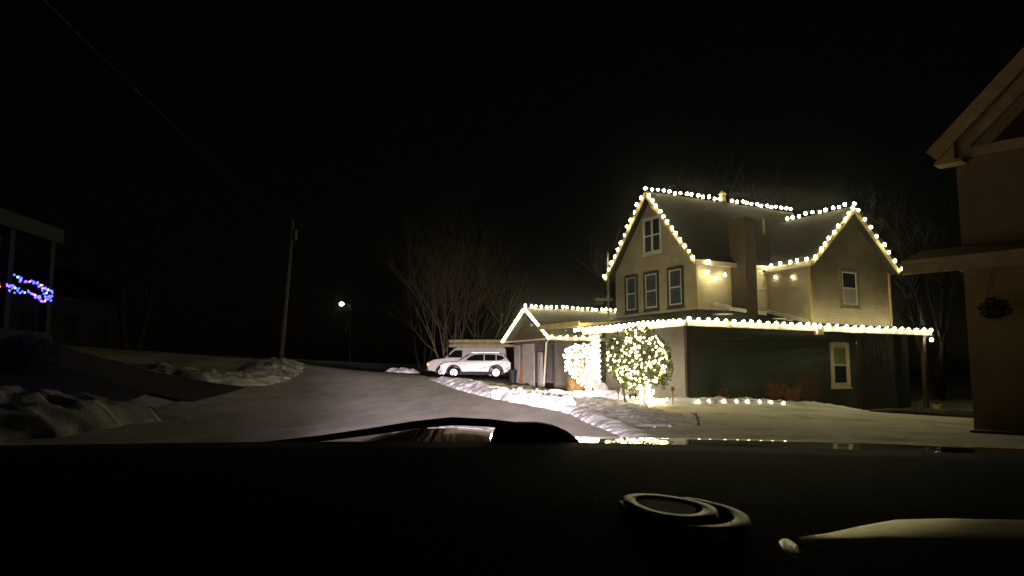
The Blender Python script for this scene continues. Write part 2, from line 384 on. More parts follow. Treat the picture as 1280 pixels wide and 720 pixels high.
# ---------------------------------------------------------------- string lights
def bulbmesh(r, sub, m, name='bulb', el=1.15):
    g = G(); g.ico((0, 0, 0), r, sub, 0, (1, 1, el))
    me = bpy.data.meshes.new(name); g.bm.to_mesh(me); g.bm.free(); me.materials.append(m)
    for p in me.polygons: p.use_smooth = True
    return me
BM = {'leafmini': bulbmesh(.025, 1, M['bulbleaf']), 'big': bulbmesh(.056, 2, M['bulb']), 'mini': bulbmesh(.036, 1, M['bulbsmall']), 'garden': bulbmesh(.042, 2, M['bulbdim'])}
for k, n in (('bb', 'bb'), ('bp', 'bp'), ('bc', 'bc'), ('bpk', 'bpk'), ('br', 'br')): BM[k] = bulbmesh(.026, 1, M[n])
def string_lights(label, pts, kind='big', group=None, wirer=.008, frame=None, cat='string lights', wire=True, kinds=None):
    """pts: bulb positions in frame-local coordinates (or world)"""
    mtx = frame.matrix_basis.copy() if frame else Matrix()
    P = [mtx @ Vector(p) for p in pts]
    root = thing('string_lights', label, cat, P[0], 0, group)
    if wire:
        g = G()
        w = [p-P[0]+Vector((0, 0, .05)) for p in P]
        ww = []
        for a, c in zip(w, w[1:]): ww += [a, (a+c)/2-Vector((0, 0, .025))]
        ww.append(w[-1]); g.tube(ww, wirer, 4); obj('wire', g, M['wire'], root)
    parts, rest = P[:100], P[100:]
    for i, p in enumerate(parts):
        o = bpy.data.objects.new('bulb', BM[kinds[i] if kinds else kind]); C.objects.link(o); o.parent = root; o.location = p-P[0]
        s = random.uniform(.88, 1.12); o.scale = (s, s, s); o.rotation_euler = (random.uniform(-.4, .4), random.uniform(-.4, .4), 0)
    if rest:
        g = G(); r = .036 if kind == 'mini' else .027
        for p in rest: g.ico(p-P[0], r*random.uniform(.85, 1.15), 1)
        o = obj('bulbs', g, M['bulbsmall'], root, True); o['kind'] = 'stuff'
    return root
def along(p, q, n, jit=.045, ends=True):
    p, q = Vector(p), Vector(q); out = []
    for i in range(n):
        t = i/(n-1); c = p.lerp(q, t)
        out.append(c+Vector((random.uniform(-jit, jit), random.uniform(-jit, jit), random.uniform(-jit, jit)*.8)))
    return out

# ---------------------------------------------------------------- windows
def window(house, face, c, s0, s1, z0, z1, trim, framem, pane, style='sash', sill=True, tw=.1, pane2=None, off=0):
    """face 'a' : wall plane a=c facing -a, s = b range.  face 'b' : plane b=c facing -b, s = a range"""
    def box(g, u0, u1, w0, w1, d0, d1):
        if face == 'a': g.box(c-d1, c-d0, u0, u1, w0, w1)
        else: g.box(u0, u1, c-d1, c-d0, w0, w1)
    g = G()
    box(g, s0-tw, s0, z0-tw, z1+tw, 0, .05); box(g, s1, s1+tw, z0-tw, z1+tw, 0, .05)
    box(g, s0, s1, z1, z1+tw*1.2, .0, .055); box(g, s0, s1, z0-tw, z0, .0, .055)
    if sill: box(g, s0-tw-.04, s1+tw+.04, z0-tw-.05, z0-tw-.003, 0, .09)
    w = obj('window', g, trim, house)
    g = G(); fw = .055
    box(g, s0+.002, s0+fw, z0+.002, z1-.002, .004, .04); box(g, s1-fw, s1-.002, z0+.002, z1-.002, .004, .04)
    box(g, s0+fw, s1-fw, z0+.002, z0+fw, .004, .04); box(g, s0+fw, s1-fw, z1-fw, z1-.002, .004, .04)
    zm = (z0+z1)/2; box(g, s0+fw, s1-fw, zm-fw/2, zm+fw/2, .004, .044)
    if style == 'double':
        sm = (s0+s1)/2; box(g, sm-.05, sm+.05, z0+fw, zm-fw/2, .004, .046); box(g, sm-.05, sm+.05, zm+fw/2, z1-fw, .004, .046)
    obj('sash', g, framem, w)
    g = G(); box(g, s0+fw, s1-fw, zm+fw/2 if pane2 else z0+fw, z1-fw, .003, .015); obj('pane', g, pane, w)
    if pane2:
        g = G(); box(g, s0+fw, s1-fw, z0+fw, zm-fw/2, .003, .015); obj('pane', g, pane2, w)
    return w

# ---------------------------------------------------------------- main house
A = radians(28.4)
H = thing('house', 'two storey gabled house outlined in warm white string lights, beige above and dark green below', 'house', (7.34, 30, 0), A)
hm = H.matrix_basis.copy()
def hw(a, b, z): return hm @ Vector((a, b, z))
EZ, RZ = 5.85, 9.1      # main eave / ridge
# upper main block
g = G(); g.prism([(0, 0, 3.2), (0, 5.4, 3.2), (0, 5.4, EZ+.1), (0, 2.7, RZ-.12), (0, 0, EZ+.1)], (8.5, 0, 0)); obj('wall', g, M['beige'], H)
# wing block
g = G(); g.prism([(3.9, -2.2, 3.0), (8.75, -2.2, 3.0), (8.75, -2.2, 5.75), (6.35, -2.2, 8.05), (3.9, -2.2, 5.75)], (0, 4.5, 0)); obj('wall', g, M['beige'], H)
# roofs
t = .14
def roofpair(ridge0, ridge1, eL0, eL1, eR0, eR1, m, name='roof'):
    g = G(); g.slab([ridge0, ridge1, eL1, eL0], t); g.slab([ridge0, eR0, eR1, ridge1], t)
    return obj(name, g, m, H)
roofpair((-.3, 2.7, RZ+.1), (8.75, 2.7, RZ+.1), (-.3, 5.75, EZ-.1), (8.75, 5.75, EZ-.1), (-.3, -.3, EZ-.05), (8.75, -.3, EZ-.05), M['shingle'])
roofpair((6.35, -2.5, 8.22), (6.35, 2.4, 8.22), (3.68, -2.5, 5.72), (3.68, 2.0, 5.72), (9.02, -2.5, 5.72), (9.02, 2.0, 5.72), M['shingle'])
# rake boards, fascias
def trim(segs, m, w=.05, h=.18, name='fascia'):
    g = G()
    for p, q in segs: g.bar(p, q, w, h)
    return obj(name, g, m, H)
trim([((-.33, 2.7, RZ-.03), (-.33, -.32, EZ-.15)), ((-.33, 2.7, RZ-.03), (-.33, 5.77, EZ-.2))], M['tanboard'], name='rake_board')
trim([((-.3, -.33, EZ-.13), (4.0, -.33, EZ-.13))], M['cream'])
trim([((6.35, -2.53, 8.08), (3.66, -2.53, 5.62)), ((6.35, -2.53, 8.08), (9.04, -2.53, 5.62))], M['tanboard'], name='rake_board')
trim([((3.64, -2.5, 5.66), (3.64, -.2, 5.66))], M['cream'], h=.2)
for sg_ in [((0, -.02, 3.85), (0, -.02, EZ-.1)), ((3.88, -2.22, 3.3), (3.88, -2.22, 5.6)), ((8.75, -2.22, 3.3), (8.75, -2.22, 5.6))]: trim([sg_], M['tanboard'], .09, .09, 'corner_board')
# skirt roof
SL = 3.12
g = G()
g.slab([(-3.05, -2.85, SL), (3.88, -2.85, SL), (3.88, -.003, 3.88), (.0, -.003, 3.88)], .1)
g.slab([(-3.05, -2.85, SL), (-.003, -.003, 3.88), (-.003, 5.4, 3.88), (-3.05, 3.5, SL), (-3.05, 3.3, SL)], .1)
g.slab([(3.885, -2.85, SL), (8.9, -2.85, SL), (8.9, -2.203, 3.32), (3.885, -2.203, 3.32)], .1)
g.slab([(8.9, -2.85, SL), (10.35, -2.85, SL), (10.35, 2, SL+.5), (8.9, 2, SL+.5)], .1)
obj('skirt_roof', g, M['shingle'], H)
trim([((-3.1, -2.9, SL-.06), (3.3, -2.9, SL-.06)), ((3.5, -2.9, SL-.06), (10.4, -2.9, SL-.06)), ((-3.1, -2.85, SL-.06), (-3.1, 3.5, SL-.06))], M['cream'], .05, .2)
g = G(); g.box(3.28, 3.62, -2.98, -2.8, SL-.3, SL+.05); obj('gutter_box', g, M['cream'], H)
# snow left lying on the skirt roof + flashing along the wing wall and chimney
g = G()
g.bar((3.8, -.05, 3.95), (3.8, -2.2, 3.38), .1, .16); g.bar((2.7, -.75, 3.78), (3.8, -.1, 3.95), .12, .1); g.bar((1.0, -.7, 3.9), (2.9, -.8, 3.76), .1, .14); g.bar((.85,-.05,4.15),(1.15,-.7,3.9),.08,.14)
obj('flashing', g, M['lead'], H)
for a, b_, r in ((.25, -1.1, .3), (.6, -1.0, .24), (-.1, -1.2, .18), (2.9, -1.5, .28), (3.2, -1.7, .2)):
    g = G(); g.ico((a, b_, SL+.76*(b_+2.85)/2.85+.02), r, 2, .08, (1.3, .8, .12)); obj('snow_patch', g, M['snowclean'], H, True)
# lower storey
g = G(); g.prism([(-2.75, -2.5, -.8), (6.1, -2.5, -.8), (6.1, -2.5, 3.04), (-2.75, -2.5, 3.04)], (0, 2.3, 0))
z_ = -.75
while z_ < 2.95:
    g.prism([(-2.74, -2.502, z_), (-2.74, -2.54, z_), (-2.74, -2.505, z_+.135), (-2.74, -2.502, z_+.135)], (8.8, 0, 0)); z_ += .138
o = obj('lower_wall', g, M['green'], H); o['label'] = 'dark green clapboard wall'
g = G(); g.box(-2.82, -2.752, -2.52, .3, -.8, 3.02); o = obj('lower_wall', g, M['greysiding'], H); o['label'] = 'pale grey clapboard wall beside the lit tree'
g = G(); g.box(-.6, 6, -.2, 5.4, -.8, 3.2); obj('lower_wall', g, M['greysiding'], H)
g = G(); g.box(6.1, 8.7, -1.4, 5.4, -.8, 3.2); obj('lower_wall', g, M['green'], H)
for q in ((-2.87, -2.74, -2.58, -2.46, -.8, 3.02), (6.04, 6.16, -2.56, -2.46, -.8, 3.02)):
    g = G(); g.box(*q); obj('corner_board', g, M['browntrim'], H)
for a_ in (10.1,):
    g = G(); g.box(a_-.07, a_+.07, -2.75, -2.6, -.8, 3.02); g.box(a_-.11, a_+.11, -2.79, -2.56, 2.85, 3.03); obj('porch_post', g, M['browntrim'], H)
g = G(); g.box(6.17, 8.7, -2.3, -2.2, -.8, 3.02)
for i in range(12): g.box(6.2+i*.21, 6.2+i*.21+.02, -2.32, -2.3, -.8, 3.0)
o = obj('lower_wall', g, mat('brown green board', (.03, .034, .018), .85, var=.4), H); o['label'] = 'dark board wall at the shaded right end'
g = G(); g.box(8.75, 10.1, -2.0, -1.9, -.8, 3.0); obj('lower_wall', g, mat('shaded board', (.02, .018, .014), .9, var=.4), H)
# porch on the left
g = G(); g.box(-2.9, -.6, .3, 5.2, .2, .52); obj('porch_floor', g, M['browntrim'], H)
g = G(); g.box(-2.87, -2.63, 2.98, 3.22, .45, 3.02, .01); g.box(-2.93, -2.57, 2.92, 3.28, 2.88, 3.02); g.box(-2.93, -2.57, 2.92, 3.28, .45, .6); obj('porch_column', g, M['cream'], H)
g = G(); g.slab([(-3.4, 3.4, 3.42), (-1.0, 3.4, 3.6), (-1.0, 6.6, 3.6), (-3.4, 6.6, 3.42)], .12); g.bar((-3.42, 3.3, 3.4), (-3.42, 6.6, 3.4), .06, .22); obj('canopy', g, M['tanboard'], H)
g = G(); g.box(-.66, -.6, 1.0, 1.95, .5, 2.55); d = obj('door', g, M['tanboard'], H); g = G(); g.ico((-.7, 1.1, 1.5), .04, 1); obj('handle', g, M['chrome'], d)
# chimney
g = G(); g.box(1.86, 2.44, -.83, -.002, 3.4, 7.45); g.box(1.82, 2.48, -.87, .06, 7.45, 7.58); g.box(1.9, 2.4, -.78, -.04, 7.58, 7.64)
o = obj('chimney', g, M['brick'], H)
g = G(); g.lathe([(.13, 0), (.13, .3), (.2, .32), (.02, .5)], (4.15, 2.7, RZ+.15), 10); obj('roof_vent', g, M['tanboard'], H)
g = G(); g.tube([(5.2, 1.3, 7.1), (5.2, 1.3, 8.3)], .06, 8); obj('vent_pipe', g, M['tantrim'], H)
g = G(); g.tube([(-.35, 5.5, 3.4), (-.35, 5.5, 6.9)], .045, 8); g.bar((-1.0, 5.6, 4.7), (-.1, 5.5, 4.75), .08, .12); g.bar((-.8, 5.8, 4.55), (-.8, 5.3, 4.55), .06, .1); obj('service_mast', g, M['garagewall'], H)
# windows
window(H, 'a', 0, 2.12, 3.22, 6.55, 8.02, M['white'], M['white'], M['glass'], 'double', tw=.07)
for s0, s1 in ((3.85, 4.55), (2.42, 3.2), (.85, 1.63)):
    w = window(H, 'a', 0, s0, s1, 4.15, 5.62, M['browntrim'], M['white'], M['blueglass'], tw=.11)
w = window(H, 'b', -2.2, 5.75, 6.65, 4.15, 5.5, M['tantrim'], M['white'], M['glass'], pane2=M['blind'], tw=.12); w['label'] = 'brown framed window with a white blind in its lower half'
w = window(H, 'b', -2.53, 4.58, 5.4, .93, 2.42, M['cream'], M['cream'], M['curtain'], pane2=M['glass'], tw=.13); w['label'] = 'cream framed ground floor window with a curtain in its upper sash'

GR = 'strings of warm white bulbs outlining the house'
sl = lambda label, pts, kind='big', group=GR: string_lights(label, pts, kind, group, frame=H)
sl('string of warm bulbs along the left part of the main roof ridge', along((-.3, 2.7, RZ+.24), (4.0, 2.7, RZ+.24), 14))
sl('string of warm bulbs along the right part of the main roof ridge', along((4.75, 2.7, RZ+.24), (8.6, 2.7, RZ+.24), 13))
sl('string of warm bulbs down the left slope of the front left gable', along((-.36, 2.95, RZ-.12), (-.36, 5.72, EZ-.05), 12))
sl('string of warm bulbs down the right slope of the front left gable', along((-.36, 2.45, RZ-.12), (-.36, -.25, EZ+.05), 12))
sl('short swag of five bulbs on the wall left of the brick chimney', [(.3, -.4, EZ-.08), (.35, -.28, 5.35), (.75, -.28, 5.12), (1.25, -.28, 5.3), (1.25, -.1, 5.5)][:4])
sl('single pair of small bulbs below the eave in the inner corner', [(3.82, -.5, 5.35), (3.82, -1.4, 5.25)], 'mini')
sl('string of warm bulbs along the short eave right of the chimney', along((3.62, -.15, 5.84), (3.62, -2.3, 5.84), 6))
sl('string of warm bulbs up the left slope of the right gable', along((3.85, -2.58, 5.95), (6.2, -2.58, 8.14), 9))
sl('string of warm bulbs along the ridge of the right wing', along((6.35, .95, 8.34), (6.35, -2.5, 8.34), 11))
sl('string of warm bulbs down the right slope of the right gable', along((6.6, -2.58, 8.06), (9.1, -2.58, 5.76), 8))
sl('string of large bulbs along the lower eave above the dark green wall', along((-3.05, -2.97, SL+.06), (3.15, -2.97, SL+.06), 16, .02))
sl('string of large bulbs along the lower eave above the cream framed window', along((3.42, -3.0, SL+.04), (10.3, -2.97, SL+.06), 15, .02)+[Vector((10.4, -2.9, 2.78))])
sl('dense string of bulbs along the porch eave left of the lit tree', along((-3.18, 4.0, SL+.05), (-3.18, -2.6, SL+.05), 24, .02))

# column wrap, blazing small tree
pts = []
for i in range(72):
    th = i*.95; pts.append(hw(-2.75+.17*cos(th), 3.1+.17*sin(th), .62+i*2.3/72))
string_lights('string of mini bulbs wound round the porch column', pts, 'mini', 'mini bulb strings on porch and trees')

def leafcloud(g, c, rad, n, size, clump=.55, hollow=.3, seedo=0):
    k = 0
    while k < n:
        d = Vector((random.gauss(0, 1), random.gauss(0, 1), random.gauss(0, 1))).normalized()
        r = random.random()**.4
        if r < hollow: continue
        p = Vector((d.x*rad[0], d.y*rad[1], d.z*rad[2]))*r*(1+.22*noise.noise(d*2.2+Vector((seedo, 0, 0))))
        if noise.noise(p*2.4+Vector((seedo, 1, 2))) < -clump+.35*(r < .6): continue
        p += Vector(c); s = size*random.uniform(.6, 1.4)
        a = Vector((random.uniform(-1, 1), random.uniform(-1, 1), random.uniform(-1, 1))).normalized(); b_ = a.orthogonal().normalized()
        g.face([p-a*s, p+b_*s*.5, p+a*s, p-b_*s*.5]); k += 1
# lit round tree
TB = at(797, 495, 25.2); TB.z = gz2(TB.x, TB.y)
tree = thing('broadleaf_evergreen', 'round evergreen by the porch corner, its leafy crown full of white lights', 'tree', TB)
g = G(); g.tube([(.28, 0, -.1), (.25, .02, .5), (.05, 0, 1.0), (-.05, 0, 1.7), (0, 0, 2.2)], [.09, .08, .07, .05, .03], 8)
g.tube([(-.35, .1, -.1), (-.45, .1, .5), (-.3, .1, 1.1), (-.5, 0, 1.6)], [.05, .045, .04, .02], 6)
for i in range(14):
    a = random.uniform(0, 2*pi); g.tube([(0, 0, .9+.06*i), (.5*cos(a), .45*sin(a), 1.2+.07*i), (.9*cos(a), .8*sin(a), 1.35+.09*i)], [.03, .02, .008], 5)
obj('trunk', g, M['bark'], tree)
g = G(); leafcloud(g, (0, 0, 1.52), (1.1, .95, 1.07), 6500, .055, .45, .25, 3)
leafcloud(g, (.75, -.1, 1.3), (.42, .4, .8), 500, .06, .3, .2, 5); obj('crown', g, M['leaf'], tree, recalc=False)
pts = []
while len(pts) < 250:
    x_, z_ = random.uniform(-1.02, 1.08), random.uniform(-1, 1)
    rr_ = x_*x_+z_*z_
    if rr_ > 1.0 or noise.noise(Vector((x_*2.6, 4, z_*2.6))) < -.42+random.uniform(-.1, .1): continue
    q = Vector((x_, -.95*sqrt(max(0, 1-rr_))*random.uniform(.75, 1.08)+.1, z_*1.0+1.5))
    if q.z > .45: pts.append(q+TB)
random.shuffle(pts)
for i in range(44):   # foot of the tree, wound round the trunk
    a = i*.9; pts.append(TB+Vector((.28+(.12+.12*random.random())*cos(a), (.14)*sin(a)-.05, .02+i*.75/60)))
string_lights('string of small white bulbs all over the crown of the round evergreen', pts, 'leafmini', 'mini bulb strings on porch and trees', wire=True, wirer=.004)
# blazing small tree
SB = at(735, 493, 29.5); SB.z = gz2(SB.x, SB.y)
st_ = thing('ornamental_tree', 'small ornamental tree blazing with dense white bulbs left of the porch column', 'tree', SB)
g = G(); g.tube([(0, 0, -.1), (-.03, 0, .5), (-.1, 0, 1.2), (-.2, 0, 1.9)], [.07, .06, .04, .02], 7)
for i in range(22):
    a = random.uniform(0, 2*pi); h = .5+.05*i; g.tube([(-.06, 0, h), (-.2+.35*cos(a), .3*sin(a), h+.4), (-.25+.6*cos(a), .5*sin(a), h+.55+.2*random.random())], [.02, .012, .005], 5)
obj('trunk', g, M['bark'], st_)
g = G(); leafcloud(g, (-.25, 0, 1.4), (.62, .5, .72), 900, .05, .5, .1, 8); obj('crown', g, M['paleleaf'], st_, recalc=False)
pts = []
while len(pts) < 260:
    x, y, z = random.uniform(-.95, .42), random.uniform(-.5, .25), random.uniform(.5, 2.1)
    w = .16+.5*min(1, (z-.4)/.7)
    if abs(x+.25*min(1, z-.3)) > w or ((x+.27)/.72)**2+((z-1.3)/.9)**2 > 1.05: continue
    pts.append(SB+Vector((x, y, z)))
for i in range(26): pts.append(SB+Vector((.08*cos(i*1.1), .08*sin(i*1.1)-.05, .05+i*.02)))
string_lights('mass of small white bulbs covering the blazing ornamental tree', pts, 'mini', 'mini bulb strings on porch and trees', wirer=.004)

# ground strings
b0, b1 = at(735, 499, 28.6), at(832, 505, 25.6)
pts = []
for i in range(26):
    p = b0.lerp(b1, i/25)+Vector((random.uniform(-.12, .12), random.uniform(-.15, .15), 0)); p.z = gz2(p.x, p.y)+.12; pts.append(p)
string_lights('string of garden bulbs lying on snow under the lit tree', pts, 'garden', 'garden bulbs along the wall')
pts = []
for i, px in enumerate((866, 884, 899, 912, 930, 947, 964, 983)):
    p = hw(-3.15+i*.57+random.uniform(-.06, .06), -3.35, 0); p.z = gz2(p.x, p.y)+.09; pts.append(p)
string_lights('row of eight garden bulbs along the foot of the dark green wall', pts, 'garden', 'garden bulbs along the wall')

def wallbank():
    P = []
    for a_ in [-5.5, -4, -2.9, -1.5, 0, 1.5, 3, 4.2, 5.2]:
        w = hw(a_, -3.0 if a_ > -3 else -3.0+(-2.9-a_)*.5, 0); P.append((w.x, w.y, .42, .15 if a_ < 4 else .1))
    bank('snow_bank', 'low strip of snow lying along the foot of the dark green wall', P, M['snowclean'], nt=12, seed=11, lump=.4, freq=2)
wallbank()

# dead shrubs and grasses
def twigs(g, c, n, h, spread, r=.008, fork=True):
    for i in range(n):
        a = random.uniform(0, 2*pi); l = h*random.uniform(.5, 1.1); s = spread*random.uniform(.2, 1)
        p0 = Vector((random.uniform(-.1, .1)*spread, random.uniform(-.1, .1)*spread, -.05))
        p1 = Vector((cos(a)*s*.4, sin(a)*s*.4, l*.55)); p2 = Vector((cos(a)*s, sin(a)*s, l*random.uniform(.8, 1)))
        g.tube([p0+Vector(c), p1+Vector(c), p2+Vector(c)], [r, r*.7, r*.3], 4)
        if fork:
            for k in range(3):
                a2 = a+random.uniform(-1, 1); g.tube([p1+Vector(c), p1+Vector(c)+Vector((cos(a2)*s*.4, sin(a2)*s*.4, l*.3))], [r*.6, r*.25], 3)
def shrub(label, a_, b_, n, h, spread, m='redtwig', r=.009, name='shrub'):
    w = hw(a_, b_, 0); z = gz2(w.x, w.y)
    s = thing(name, label, 'shrub', (w.x, w.y, z), 0, 'leafless shrubs along the green wall')
    g = G(); twigs(g, (0, 0, 0), n, h, spread, r); obj('twigs', g, M[m], s)
    return s
shrub('low leafless shrub near the left end of the dark green wall', -1.55, -2.85, 45, .55, .4)
shrub('tall reddish leafless shrub in the middle of the green wall', .95, -2.95, 80, .95, .6)
shrub('wide bundle of brown stems right of the tall reddish shrub', 1.75, -2.95, 80, .8, .65, 'drygrass')
shrub('faint spreading leafless shrub under the end of the green wall', 2.75, -2.9, 90, 1.35, .75, r=.007)
w = at(720, 484, 30.2); z0 = gz2(w.x, w.y)
s = thing('ornamental_grass', 'rounded clump of golden dry grass below the blazing small tree', 'plant', (w.x, w.y, z0))
g = G(); twigs(g, (0, 0, .0), 260, .85, .45, .012, False); obj('blades', g, M['drygrass'], s)
# globes on the porch
for px, py, D, r, lb in ((753, 486, 28.2, .2, 'pale round ornament at the foot of the lit tree, the right of two'), (741, 478, 29.0, .19, 'pale round ornament beside the blazing small tree, the left of two')):
    c = at(px, py, D); zg = gz2(c.x, c.y)
    o = thing('garden_globe', lb, 'ornament', (c.x, c.y, zg), 0, 'pale round ornaments')
    g = G(); g.ico((0, 0, c.z-zg), r, 3, 0, (1, 1, 1.15)); obj('globe', g, M['dullpale'], o, True)
    g = G(); g.lathe([(.14, -.02), (.1, .08), (.05, .12), (.05, c.z-zg-r*.9)], (0, 0, 0), 14); obj('stand', g, M['browntrim'], o)
# garden stakes
for px, py, D, h, lb in ((841, 499, 25.2, .42, 'small dark path lamp on a thin stake by the pale corner wall'), (773, 497, 26.8, .3, 'short brown post standing in snow under the lit tree')):
    c = at(px, py, D); z = gz2(c.x, c.y)
    o = thing('path_light', lb, 'garden lamp', (c.x, c.y, z))
    g = G(); g.tube([(0, 0, -.05), (0, 0, h)], .018, 8); obj('stake', g, M['rust'], o)
    g = G(); g.lathe([(.03, h), (.055, h+.01), (.055, h+.1), (.075, h+.11), (.02, h+.16)], (0, 0, 0), 12); obj('lamp_head', g, M['rust'], o)
c = at(872, 536, 18.6); z = gz2(c.x, c.y)
o = thing('broken_sapling', 'short reddish broken sapling stub sticking out of the lawn', 'plant', (c.x, c.y, z))
g = G(); g.tube([(.03, 0, -.05), (.02, 0, .12), (-.01, 0, .2), (-.03, .01, .32)], [.035, .03, .028, .02], 7)
g.tube([(-.01, 0, .2), (-.09, 0, .29), (-.16, 0, .31)], [.02, .018, .01], 6); g.tube([(.0, 0, .17), (.07, .02, .22)], [.018, .01], 6); obj('stem', g, M['rust'], o)

# ---------------------------------------------------------------- garage
GA = thing('garage', 'small open fronted garage with a lit gable and pale door panels', 'garage', (2.10, 40, 0), A)
gmx = GA.matrix_basis.copy()
g = G()
g.box(.2, 6, 0, .15, -.3, 3.35); g.box(5.85, 6, .15, 4.25, -.3, 3.35); g.box(.2, 6, 4.25, 4.4, -.3, 3.35)
obj('wall', g, M['garagewall'], GA)
g = G(); g.prism([(.1, 0, 3.0), (.1, 4.4, 3.0), (.1, 4.4, 3.35), (.1, 2.2, 4.85), (.1, 0, 3.35)], (.12, 0, 0)); o = obj('gable', g, M['gablebrown'], GA)
g = G(); g.slab([(-.35, 2.2, 5.0), (6.2, 2.2, 5.0), (6.2, -.3, 3.3), (-.35, -.3, 3.3)], .12); g.slab([(-.35, 2.2, 5.0), (-.35, 4.75, 3.3), (6.2, 4.75, 3.3), (6.2, 2.2, 5.0)], .12); obj('roof', g, M['garageroof'], GA)
g = G(); g.bar((-.38, 2.2, 4.93), (-.38, -.32, 3.22), .05, .2); g.bar((-.38, 2.2, 4.93), (-.38, 4.77, 3.22), .05, .2); g.bar((-.38, -.3, 3.18), (-.38, 4.7, 3.18), .05, .08); g.bar((-.35, -.33, 3.2), (6.2, -.33, 3.2), .05, .18); obj('fascia', g, M['cream'], GA)
for b0_, b1_, x in ((3.75, 4.35, .15), (1.5, 2.75, -.2)):
    g = G(); g.box(x-.03, x+.03, b0_, b1_, .3, 3.0); 
    for k in range(1, 4): g.box(x-.05, x-.03, b0_+.06, b1_-.06, .3+k*.66-.5, .3+k*.66)
    obj('door_panel', g, M['greysiding'], GA)
g = G(); g.box(-.3, -.12, .72, .98, -.2, 2.5); g.box(.05, .2, 3.1, 3.3, 0, 3.0); obj('post', g, M['greysiding'], GA)
g = G(); g.tube([(-.3, -.28, 3.2), (-.34, .0, 3.0), (-.34, .35, .3)], .055, 8); obj('downpipe', g, M['cream'], GA)
g = G(); g.ico((.04, 2.2, 4.05), .09, 2); obj('lamp', g, M['bulbdim'] if 0 else M['dullpale'], GA)
G2 = 'strings of warm white bulbs on the garage'
sg = lambda label, pts: string_lights(label, pts, 'big', G2, frame=GA)
sg('string of warm bulbs along the garage roof ridge', along((-.35, 2.2, 5.12), (6.1, 2.2, 5.12), 20))
sg('tight string of bulbs down the left slope of the garage gable', along((-.42, 2.4, 4.85), (-.42, 4.8, 3.25), 15, .01))
sg('tight string of bulbs down the right slope of the garage gable', along((-.42, 2.05, 4.85), (-.42, -.3, 3.25), 15, .01))
sg('string of warm bulbs along the side eave of the garage', along((-.2, -.4, 3.3), (2.6, -.4, 3.3), 7))
def gw(a, b_, z): return gmx @ Vector((a, b_, z))
p = gw(-.15, 4.05, 0); z = gz2(p.x, p.y)
o = thing('trash_can', 'black lidded trash can by the left garage door panel', 'trash can', (p.x, p.y, z))
g = G(); g.lathe([(.18, 0), (.25, .68), (.25, .7)], (0, 0, .0), 16); obj('body', g, M['plastic'], o); g = G(); g.lathe([(.27, .7), (.27, .74), (.2, .8), (.05, .83)], (0, 0, 0), 16); obj('lid', g, M['plastic'], o)
p = gw(-.1, 3.0, 0); z = gz2(p.x, p.y)
g = G(); g.prism([(-.1, -.28, z), (-.1, .3, z), (.08, .25, z+1.5), (.08, 0, z+1.6), (.08, -.1, z+1.2)], (.04, 0, 0))
o = obj('plywood_board', g, M['orangeboard']); o.location = (p.x, p.y, 0); o.rotation_euler.z = A; tag(o, 'orange brown board leaning inside the garage opening', 'board')

# ---------------------------------------------------------------- cars
def wheel(parent, x, y, r=.37, w=.24):
    g = G(); g.lathe([(r*.66, -w/2), (r*.93, -w/2), (r, -w/2+.03), (r, w/2-.03), (r*.93, w/2), (r*.66, w/2)], (x, y, r), 32, 'Y'); wl = obj('wheel', g, M['tyre'], parent, True)
    g = G(); s = -1 if y < 0 else 1
    g.lathe([(r*.68, s*(w/2-.05)), (r*.68, s*(w/2-.01)), (r*.6, s*(w/2-.01)), (r*.58, s*(w/2-.06)), (r*.2, s*(w/2-.06)), (r*.18, s*(w/2+.005)), (.01, s*(w/2+.005))], (x, y, r), 28, 'Y')
    obj('rim', g, M['plastic'], wl)
    g = G()
    for k in range(5):
        a = 2*pi*k/5+.3; c, s_ = cos(a), sin(a)
        g.bar((x+c*r*.14, y+s*(w/2-.005), r+s_*r*.14), (x+c*r*.64, y+s*(w/2-.01), r+s_*r*.64), .05, .11)
    g.lathe([(r*.68, s*(w/2-.02)), (r*.68, s*(w/2+.005)), (r*.58, s*(w/2+.005)), (r*.58, s*(w/2-.02))], (x, y, r), 28, 'Y')
    obj('hubcap', g, M['alloy'], wl)
def arc(cx, cz, r, a0, a1, n): return [(cx+r*cos(a0+(a1-a0)*i/n), cz+r*sin(a0+(a1-a0)*i/n)) for i in range(n+1)]
def body(profile, hw_, zb, taper, bev=.05):
    b = bmesh.new()
    A_ = [b.verts.new((x, -hw_, z)) for x, z in profile]; B_ = [b.verts.new((x, hw_, z)) for x, z in profile]
    b.faces.new(A_); b.faces.new(B_[::-1]); n = len(A_)
    for i in range(n): b.faces.new([A_[i], B_[i], B_[(i+1) % n], A_[(i+1) % n]])
    bmesh.ops.recalc_face_normals(b, faces=b.faces)
    ed = [e for e in b.edges if abs(e.verts[0].co.y-e.verts[1].co.y) < .01]
    if bev: bmesh.ops.bevel(b, geom=ed, offset=bev, segments=3, affect='EDGES', clamp_overlap=True)
    for v in b.verts:
        if v.co.z > zb: v.co.y *= 1-taper*(v.co.z-zb)
    return b
def panel(poly, y, zb, taper, th=.012):
    """side panel just proud of the body side"""
    g = G(); f = lambda x, z, o: Vector((x, (y+o)*(1-taper*max(0, z-zb)), z))
    s = -1 if y < 0 else 1
    g.prism([f(x, z, 0) for x, z in poly], (0, s*th, 0)); return g
